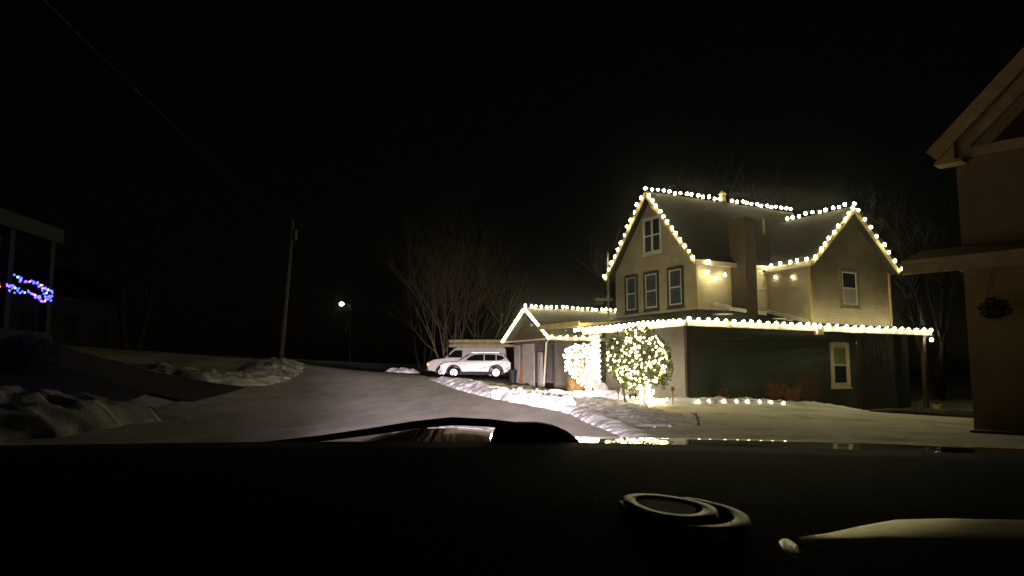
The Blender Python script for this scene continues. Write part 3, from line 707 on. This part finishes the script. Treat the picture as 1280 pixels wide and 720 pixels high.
def make_suv():
    R = thing('suv', 'white suv parked sideways at the end of the driveway in front of the ladder van', 'car')
    prof = [(.02, .5), (0, .72), (.08, .92), (.3, 1.04), (.8, 1.11), (1.35, 1.15), (2.0, 1.17), (3, 1.18), (4.2, 1.2), (4.86, 1.2), (4.98, 1.08), (5.02, .75), (4.98, .45), (4.4, .34)]
    prof += arc(3.98, .37, .46, 0, pi, 10) + [(3.4, .32), (1.5, .32)] + arc(.98, .37, .46, 0, pi, 10) + [(.3, .36)]
    obj('body', body(prof, .98, 1.0, .12), M['suvwhite'], R)
    gh = [(1.28, 1.14), (2.02, 1.6), (2.35, 1.73), (3.2, 1.78), (4.15, 1.74), (4.55, 1.65), (4.9, 1.18)]
    obj('cabin', body(gh, .93, 1.1, .32, .04), M['suvwhite'], R)
    for y in (-.955, .955):
        obj('window', panel([(1.72, 1.21), (2.2, 1.55), (2.45, 1.64), (3.1, 1.67), (3.1, 1.21)], y, 1.1, .32), M['carglass'], R)
        obj('window', panel([(3.17, 1.21), (3.17, 1.67), (3.95, 1.64), (3.95, 1.22)], y, 1.1, .32), M['carglass'], R)
        obj('window', panel([(4.02, 1.23), (4.02, 1.63), (4.35, 1.57), (4.62, 1.42), (4.35, 1.26)], y, 1.1, .32), M['carglass'], R)
        g = G(); g.bar((2.2, y*.77, 1.8), (4.2, y*.77, 1.81), .04, .04); obj('roof_rail', g, M['alloy'], R)
        g = G(); g.ico((1.85, y*1.1, 1.22), .11, 2, 0, (.8, 1, .7)); obj('mirror', g, M['suvwhite'], R, True)
        g = G(); s = -1 if y < 0 else 1
        for cx in (.98, 3.98):
            a1 = arc(cx, .37, .56, -.12, pi+.12, 14); a0 = arc(cx, .37, .455, pi+.12, -.12, 14)
            P = [(x, y*1.02, z) for x, z in a1+a0]; g.prism(P, (0, s*.03, 0))
        g.box(1.5, 3.45, min(y*1.02, y*1.05), max(y*1.02, y*1.05), .3, .45)
        obj('lower_cladding', g, M['plastic'], R)
        g = G()
        for zx in (1.75, 3.13, ): g.box(zx, zx+.012, min(y*1.026, y*1.022), max(y*1.026, y*1.022), .5, 1.1)
        obj('door_seam', g, M['plastic'], R)
        g = G(); g.box(2.75, 2.98, min(y*1.0, y*1.045), max(y*1.0, y*1.045), 1.0, 1.04, .008); g.box(3.72, 3.95, min(y*1.0, y*1.045), max(y*1.0, y*1.045), 1.02, 1.06, .008); obj('door_handle', g, M['suvwhite'], R)
        g = G(); g.box(-.01, .42, min(y*.72, y*1.01), max(y*.72, y*1.01), .78, .92, .04); obj('headlight', g, M['lens'], R)
        g = G(); g.box(4.72, 5.03, min(y*.7, y*1.01), max(y*.7, y*1.01), .92, 1.08, .03); obj('taillight', g, M['redlens'], R)
        for x in (.98, 3.98): wheel(R, x, y*.94)
    g = G(); g.prism([(1.4, -.78, 1.22), (2.0, -.72, 1.615), (2.0, .72, 1.615), (1.4, .78, 1.22)], (-.025, 0, .025)); obj('windscreen', g, M['carglass'], R)
    g = G(); g.prism([(4.56, -.7, 1.66), (4.9, -.78, 1.25), (4.9, .78, 1.25), (4.56, .7, 1.66)], (.02, 0, .015)); obj('rear_window', g, M['carglass'], R)
    g = G(); g.box(-.03, .1, -.65, .65, .42, .9, .03); obj('grille', g, M['plastic'], R)
    g = G(); g.box(.6, 4.6, -.8, .8, .22, .4); obj('underbody', g, M['plastic'], R)
    return R
S = make_suv(); p0 = at(551, 474, 53.6); zs = gz2(p0.x+2.5, 53.6)+.09; S.location = (p0.x, 53.6, zs); S.scale = (.97, .97, .97); S.rotation_euler.z = radians(1.5)
def make_van():
    R = thing('van', 'white work van with a ladder rack, parked behind the white suv', 'van')
    prof = [(.0, .5), (-.02, .85), (.1, 1.12), (.5, 1.28), (1.25, 1.38), (1.95, 2.08), (2.25, 2.2), (5.6, 2.2), (5.75, 2.1), (5.9, 1.2), (5.9, .5), (5.35, .42)]
    prof += arc(4.7, .38, .47, 0, pi, 10) + [(4.1, .4), (1.6, .4)] + arc(1.05, .38, .47, 0, pi, 10)+[(.4, .42)]
    obj('body', body(prof, 1.0, 1.2, .1), M['vanwhite'], R)
    for y in (-.985, .985):
        obj('window', panel([(1.42, 1.42), (1.98, 1.96), (2.55, 1.98), (2.55, 1.42)], y*1.02, 1.2, .1), M['carglass'], R)
        g = G(); g.box(-.05, .25, min(y*.68, y*1.0), max(y*.68, y*1.0), .84, 1.06, .03); obj('headlight', g, M['lens'], R)
        g = G(); g.box(-.06, .1, min(y*.8, y*1.02), max(y*.8, y*1.02), .86, .96, .02); obj('marker_lamp', g, M['amber'], R)
        g = G(); g.box(5.82, 5.93, min(y*.85, y*1.0), max(y*.85, y*1.0), 1.0, 1.4, .02); obj('taillight', g, M['redlens'], R)
        g = G(); g.box(1.5, 1.62, min(y*1.05, y*1.22), max(y*1.05, y*1.22), 1.42, 1.68, .03); obj('mirror', g, M['plastic'], R)
        for x in (1.05, 4.7): wheel(R, x, y*.92, .38)
    g = G(); g.prism([(1.38, -.82, 1.46), (1.93, -.75, 2.02), (1.93, .75, 2.02), (1.38, .82, 1.46)], (-.03, 0, .03)); obj('windscreen', g, M['carglass'], R)
    g = G(); g.box(-.12, .1, -.95, .95, .42, .66, .04); g.box(-.05, .05, -.6, .6, .7, 1.0, .02); obj('bumper', g, M['plastic'], R)
    g = G()
    for x in (2.4, 3.7, 5.1):
        g.bar((x, -.85, 2.25), (x, .85, 2.25), .05, .05)
        for y in (-.82, .82): g.bar((x, y, 2.12), (x, y, 2.25), .04, .04)
    obj('roof_rack', g, M['plastic'], R)
    g = G(); g.box(.6, 5.6, -.85, .85, .25, .45); obj('underbody', g, M['plastic'], R)
    return R
V_ = make_van(); p0 = at(536, 474, 57.6); V_.location = (p0.x, 57.6, gz2(p0.x+3, 57.6)+.1); V_.rotation_euler.z = radians(1)
vz = V_.location.z
for k, (y, x0, x1, lb) in enumerate(((-.62, 1.75, 6.5, 'long pale extension ladder on the near side of the van rack'), (-.2, 1.5, 5.6, 'long pale extension ladder on the far side of the van rack'))):
    L_ = thing('ladder', lb, 'ladder', (V_.location.x, V_.location.y+y, vz+2.27), radians(1), 'ladders carried on the van roof')
    g = G()
    for yy in (0, .3):
        for zz in (0, .36): g.bar((x0, yy, .05+zz*(1-.0)), (x1+(-.5 if zz else 0), yy, .05+zz), .04, .17)
        n = int((x1-x0-.5)/.2)
        for i in range(n): g.bar((x0+.1+i*.2+yy*.3, yy, .05), (x0+.1+i*.2+yy*.3, yy, .41), .04, .06)
    obj('rail', g, M['ladder'], L_)

# ---------------------------------------------------------------- bare trees
def branch(gT, gC, p, d, L, r, lev, maxlev, sp=.5, up=.12):
    pts = [p]; q = p.copy(); dd = d.copy(); n = 4
    for i in range(n):
        dd = (dd+Vector((random.uniform(-1, 1), random.uniform(-1, 1), random.uniform(-.6, 1)))*.13+Vector((0, 0, up*.25))).normalized()
        q = q+dd*L/n; pts.append(q.copy())
    rr = [r*(1-.5*i/n) for i in range(n+1)]
    (gT if lev == 0 else gC).tube(pts, rr, 6 if lev < 2 else 3, cap=False)
    if lev >= maxlev: return
    k = 4 if lev < 3 else 3
    for i in range(k):
        t = random.uniform(.35, 1); j = min(n-1, int(t*n)); b0 = pts[j].lerp(pts[j+1], t*n-j if j < n else 1)
        a = Vector((random.uniform(-1, 1), random.uniform(-1, 1), random.uniform(-.2, .8))).normalized()
        branch(gT, gC, b0, (dd*(1-sp)+a*sp).normalized(), L*random.uniform(.55, .78), r*.48, lev+1, maxlev, sp, up)
def bare_tree(label, x, y, h, stems, m, maxlev=4, r=.16, lean=.15, z=None, group='leafless trees behind the houses', sp=.5):
    z = gz2(x, y) if z is None else z
    T = thing('bare_tree', label, 'tree', (x, y, z), 0, group)
    gT, gC = G(), G()
    for i in range(stems):
        a = 2*pi*i/stems+random.random()
        d = Vector((cos(a)*lean, sin(a)*lean, 1)).normalized()
        branch(gT, gC, Vector((cos(a)*.25*(stems > 1), sin(a)*.25*(stems > 1), -.3)), d, h*.5*random.uniform(.85, 1.1), r, 0, maxlev, sp)
    obj('trunk', gT, m, T, True); obj('crown', gC, m, T)
    return T
bare_tree('many stemmed bare tree rising behind the white van', at(560, 440, 66).x, 66, 15, 8, M['treebark'], 5, .075, .26)
bare_tree('bare tree with a fine rounded crown between van and garage', at(600, 440, 70).x, 70, 13, 4, M['treebark'], 5, .08, .4)
bare_tree('thin bare tree left of the many stemmed one', at(530, 440, 78).x, 78, 17, 3, M['barkdark'], 4, .12, .22)
bare_tree('tall dark bare tree behind the main ridge of the house', 15, 47, 14, 2, M['barkdark'], 4, .22, .15)
bare_tree('dark bare tree behind the garage and left gable', 8.5, 56, 11, 3, M['barkdark'], 4, .18, .2)
bare_tree('dark bare tree spreading above the right wing of the house', 24.5, 44, 15, 2, M['barkdark'], 4, .25, .2)
bare_tree('dark bare tree reaching over the neighbouring roof', 28, 40, 15, 2, M['barkdark'], 4, .25, .2)
bare_tree('slender dark bare tree on the far left hill', -22, 44, 11, 2, M['barkdark'], 4, .2, .2)

# ---------------------------------------------------------------- poles and wires
def pole(label, base, top, r, m, name='utility_pole', fittings=True):
    base = Vector(base); base.z = gz2(base.x, base.y)-.3; top = Vector(top)
    P = thing(name, label, 'pole', base)
    g = G(); g.tube([(0, 0, 0), (top-base)*.5, top-base], [r, r*.85, r*.7], 12); obj('shaft', g, m, P, True)
    if fittings:
        g = G(); t_ = top-base; g.tube([t_+Vector((.18, 0, -1.0)), t_+Vector((.18, 0, -.35))], .12, 10); obj('transformer', g, M['polewood'], P)
        g = G(); g.tube([t_+Vector((0, 0, 0)), t_+Vector((0, 0, .18))], .04, 8); obj('insulator', g, M['concrete'], P)
    return P, top
P1, top1 = pole('leaning weathered utility pole on the far left corner of the road', at(351, 445, 45), at(366, 280, 44), .15, M['polewood'])
pole('thin pale pole standing behind the white van', at(597, 440, 62), at(598, 393, 62), .07, M['polewood'], 'flag_pole', False)
wp = []
pa, pb = top1+Vector((0, 0, .1)), at(45, -10, 12)
for i in range(25):
    t_ = i/24; q = pa.lerp(pb, t_); q.z -= 2.2*4*t_*(1-t_)*.16; wp.append(q)
g = G(); g.tube(wp, .014, 5); tag(obj('power_line', g, M['paleneedle'], None), 'faint overhead cable sagging from the utility pole across the upper left sky', 'cable')
# street lamp far away
c = at(427, 380, 95); zg = gz2(c.x, c.y)
SLm = thing('street_lamp', 'distant street lamp with a small greenish white light', 'street lamp', (c.x+1.2, c.y, zg))
g = G(); g.tube([(0, 0, 0), (0, 0, c.z-zg-.2), (-.3, 0, c.z-zg+.1), (-1.1, 0, c.z-zg+.12)], [.1, .07, .05, .04], 8); obj('post', g, M['wire'], SLm)
g = G(); g.ico((-1.2, 0, c.z-zg), .3, 2, 0, (1, 1, .8)); obj('lamp', g, M['street'], SLm, True)

# ---------------------------------------------------------------- neighbour on the right
NB = thing('house', 'dim tan neighbouring house at the right edge with a hanging basket on its porch', 'house', (10.85, 18.1, 0), radians(-47))
X0 = 0.0
g = G(); g.prism([(0, 0, -.2), (9, 0, -.2), (9, 0, 6.95), (4.5, 0, 10.9), (0, 0, 6.95)], (0, 9, 0)); obj('wall', g, M['tan_stucco'], NB)
g = G()
g.slab([(4.5, -.45, 11.2), (4.5, 9.5, 11.2), (-.35, 9.5, 6.75), (-.35, -.45, 6.75)], .16); g.slab([(4.5, -.45, 11.2), (9.35, -.45, 6.75), (9.35, 9.5, 6.75), (4.5, 9.5, 11.2)], .16); obj('roof', g, M['shingle'], NB)
g = G(); g.bar((4.5, -.48, 11.02), (-.38, -.48, 6.57), .06, .34); g.bar((4.5, -.48, 11.02), (9.38, -.48, 6.57), .06, .34); obj('rake_board', g, M['tanboard'], NB)
g = G(); g.prism([(-.33, -.43, 6.42), (.1, -.43, 6.42), (.1, -.43, 6.8)], (0, .42, 0)); g.box(-.36, .25, -.45, 0, 6.34, 6.418); obj('eave_return', g, M['tanboard'], NB)
g = G(); g.bar((.0, -.05, 6.7), (4.5, -.05, 10.75), .08, .4); g.bar((.1, -.06, 6.6), (9, -.06, 6.6), .08, .25); obj('frieze_board', g, M['tanboard'], NB)
g = G(); g.prism([(.8, -.02, 6.75), (3.6, -.02, 6.75), (3.6, -.02, 9.3)], (0, -.02, 0)); obj('gable_panel', g, M['browntrim'], NB)  # dark flat triangle set on the gable wall
g = G(); g.slab([(-.9, -1.4, 3.95), (9, -1.4, 3.95), (9, -.003, 4.35), (-.9, -.003, 4.35)], .1); g.slab([(-.9,-.002,4.35),(-.003,-.002,4.35),(-.003,5,4.35),(-.9,5,4.1)],.1); obj('porch_roof', g, M['tanboard'], NB)
g = G(); g.box(-.9, 9, -1.38, -1.3, 3.62, 3.845); obj('porch_beam', g, M['tanboard'], NB)
g = G(); g.box(-.8, -.004, 3, 3.15, -.2, 4.0); o = obj('side_wall', g, mat('brown board wall', (.07, .045, .03), .9, var=.3), NB)
g = G(); g.box(3.2, 3.35, -1.36, -1.24, -.2, 3.62); obj('porch_post', g, M['tan_stucco'], NB)
g = G(); g.box(.2, 9, -1.0, -.01, -.3, .04); obj('porch_floor', g, M['browntrim'], NB)
window(NB, 'b', 0, 2.2, 3.2, 1.1, 2.7, M['tantrim'], M['tantrim'], M['glass'])
c = at(1243, 386, 16.9)
o = thing('hanging_basket', 'dark round hanging basket of foliage on the tan porch', 'hanging basket', c)
g = G(); leafcloud(g, (0, 0, 0), (.33, .33, .25), 700, .045, .6, .0, 2); obj('foliage', g, mat('winter foliage', (.012, .014, .008), .8), o, recalc=False)
g = G(); g.lathe([(.05, -.22), (.18, -.17), (.23, 0)], (0, 0, 0), 14); obj('basket', g, M['plastic'], o)
g = G()
for k in range(3): a = k*2.1; g.tube([(.22*cos(a), .22*sin(a), 0), (0, 0, .62)], .006, 4)
g.tube([(0, 0, .62), (0, 0, 3.6-c.z)], .007, 4); obj('chain', g, M['wire'], o)
# planter and things by the porch end
c = hw(10.3, -3.0, 0); z = gz2(c.x, c.y)
o = thing('planter', 'small yellowish planter at the dark right end of the house', 'planter', (c.x, c.y, z))
g = G(); g.lathe([(.13, 0), (.17, .3), (.19, .3), (.19, .34)], (0, 0, 0), 16); obj('pot', g, M['tanboard'], o); g = G(); twigs(g, (0, 0, .3), 25, .3, .25, .006); obj('twigs', g, M['redtwig'], o)
c = at(1150, 523, 26); pts = [(c.x-1.6, c.y+.3, .35, .14), (c.x, c.y, .5, .2), (c.x+1.8, c.y-1.2, .6, .22), (c.x+3.5, c.y-3.5, .6, .2), (c.x+4.6, c.y-6.4, .5, .16)]
o = bank('garden_bed', 'dark low bank of bare soil between the lawn and the houses', pts, mat('bare soil', (.03, .022, .015), .95, var=.4), seed=12, group=None); o['category'] = 'garden bed'

# ---------------------------------------------------------------- left side: house, hedge, coloured lights
LA = math.atan2(3, -.15)
LH = thing('house', 'very dim pale house on the left edge with white porch columns', 'house', (-17.7, 24, 0), LA)
# local x runs away along the facade, local -y faces the road (+X)
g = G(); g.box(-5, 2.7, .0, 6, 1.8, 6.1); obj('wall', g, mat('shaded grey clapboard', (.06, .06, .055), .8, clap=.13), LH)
g = G(); g.prism([(-5.4, -1.5, 6.1), (-5.4, -1.5, 6.4), (-5.4, 3, 8), (-5.4, 7, 6.2)], (8.4, 0, 0)); obj('roof', g, M['shingle'], LH)
g = G(); g.box(-5.42, 3.1, -1.6, -1.5, 6.0, 6.5); obj('fascia', g, M['unlitpaint'], LH)
for x in (-4.6, -2.0, .35, 2.75):
    g = G(); g.box(x-.14, x+.14, -1.45, -1.17, 2.2, 6.0, .01); obj('porch_column', g, M['unlitpaint'], LH)
g = G(); g.box(-5, 2.95, -1.5, -.003, 1.6, 2.75); obj('porch_floor', g, M['unlitpaint'], LH)
for s0 in (-3.6, -1.1, .9): window(LH, 'b', 0, s0, s0+1.2, 3.5, 5.4, M['tantrim'], M['tantrim'], M['glass'], tw=.12)
c = at(38, 384, 21.5); zc = gz2(c.x, c.y)
o = thing('evergreen_shrub', 'dark low shrub draped with coloured lights on the left hill', 'shrub', (c.x, c.y, zc))
g = G(); leafcloud(g, (0, 0, .55), (.85, .7, .6), 2200, .05, .6, 0, 9); obj('foliage', g, mat('dark needles', (.02, .035, .02), .7), o, recalc=False)
P = [(22,346),(26,350),(31,352),(37,353),(42,353),(46,354),(51,357),(54,359),(56,362),(60,364),(65,365),(62,369),(58,366),(57,372),(60,375),(56,377),(52,375),(48,371),(44,369),(41,367),(36,366),(31,366),(26,366),(22,363),(19,361),(15,358),(12,356),(9,358),(12,362),(-1,353),(0,358),(24,347),(53,356),(57,374)]
K = ['bc','bp','bb','bpk','bc','bb','bpk','br','bb','bc','bb','bb','bc','bb','bpk','bpk','bp','bpk','bpk','bp','bb','bc','bb','bb','bc','bb','bc','bp','bc','br','br','bpk','br','bpk']
pts = [at(px, py, 21.0+.3*sin(i))+Vector((0, 0, random.uniform(-.03, .03))) for i, (px, py) in enumerate(P)]
K = ['bb' if (k in ('bc', 'bpk') and i % 3) else k for i, k in enumerate(K)]
pts += [p+Vector((random.uniform(-.09, .09), random.uniform(-.05, .08), random.uniform(-.06, .06))) for p in pts[:29]*2]; K += ['bb' for _ in range(58)]  # extra blue bulbs added around the loop to strengthen its glow
string_lights('loop of blue and purple bulbs over the shrub at the left edge', pts, kinds=K, wire=False)
c = at(150, 375, 52)
LH2 = thing('house', 'almost black far house behind the left snowy corner', 'house', (c.x-3, 50, 0), radians(70))
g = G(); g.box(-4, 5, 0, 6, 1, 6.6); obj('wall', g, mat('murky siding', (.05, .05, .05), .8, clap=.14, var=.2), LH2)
g = G(); g.prism([(-4.3, -.4, 6.5), (-4.3, 3, 8.8), (-4.3, 6.4, 6.5)], (9.6, 0, 0)); obj('roof', g, M['shingle'], LH2)
for s0 in (-2.5, .5, 3): window(LH2, 'b', 0, s0, s0+.9, 3.6, 5.2, M['browntrim'], M['browntrim'], M['glass'])

# ---------------------------------------------------------------- the car we sit in
CAR = thing('car', 'black car around the viewer, its dark dashboard and glossy hood across the bottom', 'car', (0, 0, 0), 0)
def hood_z(X, Y):
    base = 1.1025-(.021 if X > 0 else .052)*X*X+.027*exp(-((X+.15)/.19)**2)
    def prof(y):
        t_ = y-.95; return -(.016*t_+.068*max(0, y-1.38)**2+ (0 if t_ < 1.05 else .9*(t_-1.05)**2))
    return base+prof(Y)-prof(1.9)
b = bmesh.new(); nx, ny = 120, 50; R = []
for j in range(ny+1):
    Y = .93+1.35*j/ny
    R.append([b.verts.new((-1.0+2.25*i/nx, Y, hood_z(-1.0+2.25*i/nx, Y))) for i in range(nx+1)])
for j in range(ny):
    for i in range(nx): b.faces.new([R[j][i], R[j][i+1], R[j+1][i+1], R[j+1][i]])
# front and side skirts so the hood is a solid shell
for j in range(ny):
    for i in (0, nx):
        p, q = R[j][i].co, R[j+1][i].co
        b.faces.new([R[j][i], R[j+1][i], b.verts.new((q.x, q.y, .55)), b.verts.new((p.x, p.y, .55))])
for i in range(nx):
    p, q = R[ny][i].co, R[ny][i+1].co
    b.faces.new([R[ny][i], R[ny][i+1], b.verts.new((q.x, q.y+.03, .45)), b.verts.new((p.x, p.y+.03, .45))])
obj('hood', b, M['paint'], CAR, True)
for x in (-.72, .95):
    g = G(); g.lathe([(.02, 2.3), (.1, 2.31), (.12, 2.33), (.12, 2.36), (.01, 2.4)], (x, 0, .72), 20, 'Y'); obj('headlight', g, M['headon'], CAR)
g = G(); g.box(-1.0, 1.25, 2.2, 2.34, .35, .62, .03); obj('bumper', g, M['plastic'], CAR)
# dashboard
E_ = [(-700, 566), (-200, 561), (0, 557), (200, 554), (350, 552), (500, 552), (610, 552), (725, 553), (850, 556), (1000, 560), (1180, 566), (1280, 570), (1500, 577), (2000, 588)]
def edge(Xp):
    for (a, ya), (c, yc) in zip(E_, E_[1:]):
        if a <= Xp <= c: return ya+(yc-ya)*(Xp-a)/(c-a)
    return E_[0][1] if Xp < E_[0][0] else E_[-1][1]
b = bmesh.new(); R = []; nx = 90; rowsY = [(.905, -.12), (.9, -.03), (.895, -.006), (.885, 0), (.8, .0), (.7, -.003), (.55, -.012), (.42, -.025), (.3, -.045), (.2, -.065), (.14, -.1), (.12, -.2), (.12, -.45)]
for Y, dz in rowsY:
    row = []
    for i in range(nx+1):
        X = -1.3+2.6*i/nx; Xp = 640+F*X/.885; z = at(640, edge(Xp), .885).z
        row.append(b.verts.new((X, Y, z+dz)))
    R.append(row)
for j in range(len(R)-1):
    for i in range(nx): b.faces.new([R[j][i], R[j+1][i], R[j+1][i+1], R[j][i+1]])
obj('dashboard', b, M['dash'], CAR, True)
def dz_at(X, Y):
    Xp = 640+F*X/.885; z = at(640, edge(Xp), .885).z
    for (ya, a), (yc, c) in zip(rowsY[3:], rowsY[4:]):
        if yc <= Y <= ya: return z+a+(c-a)*(Y-ya)/(yc-ya)
    return z
# wiper: blade arc, arm cover
def atz(px, py, Y): return at(px, py, Y)
W = thing('x', None, None); bpy.data.objects.remove(W)
g = G()
arcp = [(330, 555), (400, 548), (460, 540), (520, 531), (565, 526.5), (610, 528.5), (650, 533), (690, 538)]
g.tube([at(x, y, .97) for x, y in arcp], [.003, .0038, .0045, .005, .0052, .005, .005, .005], 8)
wb = obj('wiper_blade', g, M['rubber'], CAR, True)
g = G()
P = [(612, 553), (617, 540), (622, 531), (650, 530), (675, 530), (695, 534), (712, 542), (722, 549), (727, 556), (727, 575), (612, 575)]
g.prism([at(x, y, .93) for x, y in P], (0, .05, 0)); bmesh.ops.bevel(g.bm, geom=g.bm.edges[:], offset=.003, segments=2, affect='EDGES')
obj('wiper_arm_cover', g, M['rubber'], CAR, True)
# oval air vent on the dash top
vc = Vector((at(832, 640, .52).x, .52, 0)); vc.z = dz_at(vc.x, vc.y)
def ovalring(rx, ry, z0, z1, w, n=48, skew=.0):
    g = G(); ra = []
    for k in range(n):
        a = 2*pi*k/n; c, s = cos(a), sin(a)
        e = 1+.12*c*abs(c)
        pts_ = []
        for (f, zz) in ((1, z0), (.97, z1), (1-w, z1), (1-w-.04, z0-.004)):
            pts_.append(Vector((rx*f*c*e+skew*s*ry*f, ry*f*s, zz)))
        ra.append([g.bm.verts.new(p) for p in pts_])
    for k in range(n):
        for j in range(3): g.bm.faces.new([ra[k][j], ra[(k+1) % n][j], ra[(k+1) % n][j+1], ra[k][j+1]])
    return g
ring = obj('air_vent', ovalring(.027, .05, .0, .004, .3, skew=-.15), M['dulltrim'], CAR, True, loc=vc+Vector((0, 0, .002)))
g = G(); g.lathe([(.001, -.0), (1, 0), (1, .002), (.001, .0021)], (0, 0, 0), 40)
for v in g.bm.verts: v.co.x, v.co.y = v.co.x*.019, v.co.y*.034
obj('vent_slats', g, M['rubber'], ring, loc=(0, .0, .001))
g = ovalring(.037, .07, -.001, .0025, .2, skew=-.15); obj('vent_bezel', g, M['dulltrim'], CAR, True, loc=vc+Vector((.006, .0, .001)))
# light strip of trim at the lower right with a pale tip painted as a glint
tp = [(1000, 674, .36), (1040, 671, .365), (1090, 667, .37), (1150, 664, .375), (1220, 664, .38), (1290, 666, .385), (1400, 668, .39)]
wd = [.001, .002, .0045, .0075, .0085, .009, .009]
g = G(); ra = []
for (px, py, Y), w in zip(tp, wd):
    c = at(px, py, Y); ra.append([g.bm.verts.new(c+Vector((0, w*cos(a)*3.6, w*.3*sin(a)))) for a in [2*pi*k/12 for k in range(12)]])
for i in range(len(ra)-1):
    for k in range(12): g.bm.faces.new([ra[i][k], ra[i][(k+1) % 12], ra[i+1][(k+1) % 12], ra[i+1][k]])
g.bm.faces.new(ra[0]); g.bm.faces.new(ra[-1][::-1])
obj('trim_strip', g, M['satin'], CAR, True)
a_, c_ = at(979, 694, .35), at(996, 677, .355)
g = G(); g.lathe([(.05, -.002), (.8, -.0015), (1, 0), (.8, .0012), (.05, .0018)], (0, 0, 0), 24)
for v in g.bm.verts: v.co.x, v.co.y = v.co.x*.0042+v.co.y*.0035, v.co.y*.019
obj('trim_tip', g, M['tip'], CAR, True, loc=(a_+c_)/2)

# ---------------------------------------------------------------- light
def spot(name, loc, target, power, size, col, blend=1.0, rad=.06):
    l = bpy.data.lights.new(name, 'SPOT'); l.energy = power; l.spot_size = radians(size); l.spot_blend = blend; l.color = col; l.shadow_soft_size = rad
    o = bpy.data.objects.new(name, l); C.objects.link(o); o.location = loc
    o.rotation_euler = (Vector(target)-Vector(loc)).to_track_quat('-Z', 'Y').to_euler(); return o
def beam(o, lo=-.03, hi=-.02):
    """low beam cut-off: the lamp's own light distribution, softer below, weak above the cut"""
    l = o.data; l.use_nodes = True; nt = l.node_tree; N = nt.nodes; L = nt.links
    e = [n for n in N if n.type == 'EMISSION'][0]
    tc = N.new('ShaderNodeTexCoord'); sx = N.new('ShaderNodeSeparateXYZ'); L.new(tc.outputs['Normal'], sx.inputs[0])
    mr = N.new('ShaderNodeMapRange'); mr.interpolation_type = 'SMOOTHSTEP'
    mr.inputs['From Min'].default_value = lo; mr.inputs['From Max'].default_value = hi+.12
    mr.inputs['To Min'].default_value = 1; mr.inputs['To Max'].default_value = .12
    L.new(sx.outputs['Y'], mr.inputs['Value']); L.new(mr.outputs[0], e.inputs['Strength'])
tgt = at(590, 482, 36)
HC = (1, .83, .88)
for x in (-.72, .95): beam(spot('headlight_beam', (x, 2.46, .72), tgt+Vector((x*.5, 0, 0)), 13000, 40, HC))
for x in (-.72, .95): beam(spot('headlight_hotspot', (x, 2.46, .72), at(582, 494, 36)+Vector((x*.3, 0, 0)), 76000, 26, HC))
l = bpy.data.lights.new('night_glow', 'SUN'); l.energy = .013; l.angle = radians(1.5); l.color = (1, .76, .4)
o = bpy.data.objects.new('night_glow', l); C.objects.link(o)
dirv = Vector((.6, 1, -.15)); o.rotation_euler = dirv.to_track_quat('-Z', 'Y').to_euler()
w = bpy.data.worlds.new("World"); sc.world = w; w.use_nodes = True
nt = w.node_tree; bg = nt.nodes['Background']
sky = nt.nodes.new('ShaderNodeTexSky'); sky.sky_type = 'NISHITA'; sky.sun_disc = False; sky.sun_elevation = radians(2); sky.sun_rotation = radians(200)
nt.links.new(sky.outputs[0], bg.inputs[0]); bg.inputs[1].default_value = .0006

# ---------------------------------------------------------------- air
hz = G(); hz.box(-420, 420, -80, 440, -3, 30)
hm_ = bpy.data.materials.new('bulb bloom haze'); hm_.use_nodes = True; nt = hm_.node_tree; nt.nodes.clear()  # haze added to give the bulbs a lens-like bloom
pv = nt.nodes.new('ShaderNodeVolumePrincipled'); pv.inputs['Density'].default_value = .0005; pv.inputs['Anisotropy'].default_value = .975; pv.inputs['Color'].default_value = (.95, .95, .95, 1)
ou = nt.nodes.new('ShaderNodeOutputMaterial'); nt.links.new(pv.outputs[0], ou.inputs['Volume'])
tag(obj('haze', hz, hm_), None, None, None, 'stuff')
# ---------------------------------------------------------------- camera
cam = bpy.data.cameras.new('camera'); cam.sensor_width = 36; cam.lens = F/1280*36; cam.clip_start = .02; cam.clip_end = 1500
co = bpy.data.objects.new('camera', cam); C.objects.link(co); co.location = (0, 0, CZ); co.rotation_euler = (pi/2+PT, 0, 0)
sc.camera = co
sc.view_settings.view_transform = 'Standard'; sc.view_settings.look = 'None'; sc.view_settings.exposure = 0; sc.view_settings.gamma = 1
cy = sc.cycles
cy.use_denoising = True; cy.max_bounces = 5; cy.diffuse_bounces = 2; cy.glossy_bounces = 3; cy.sample_clamp_indirect = 4; cy.use_light_tree = True
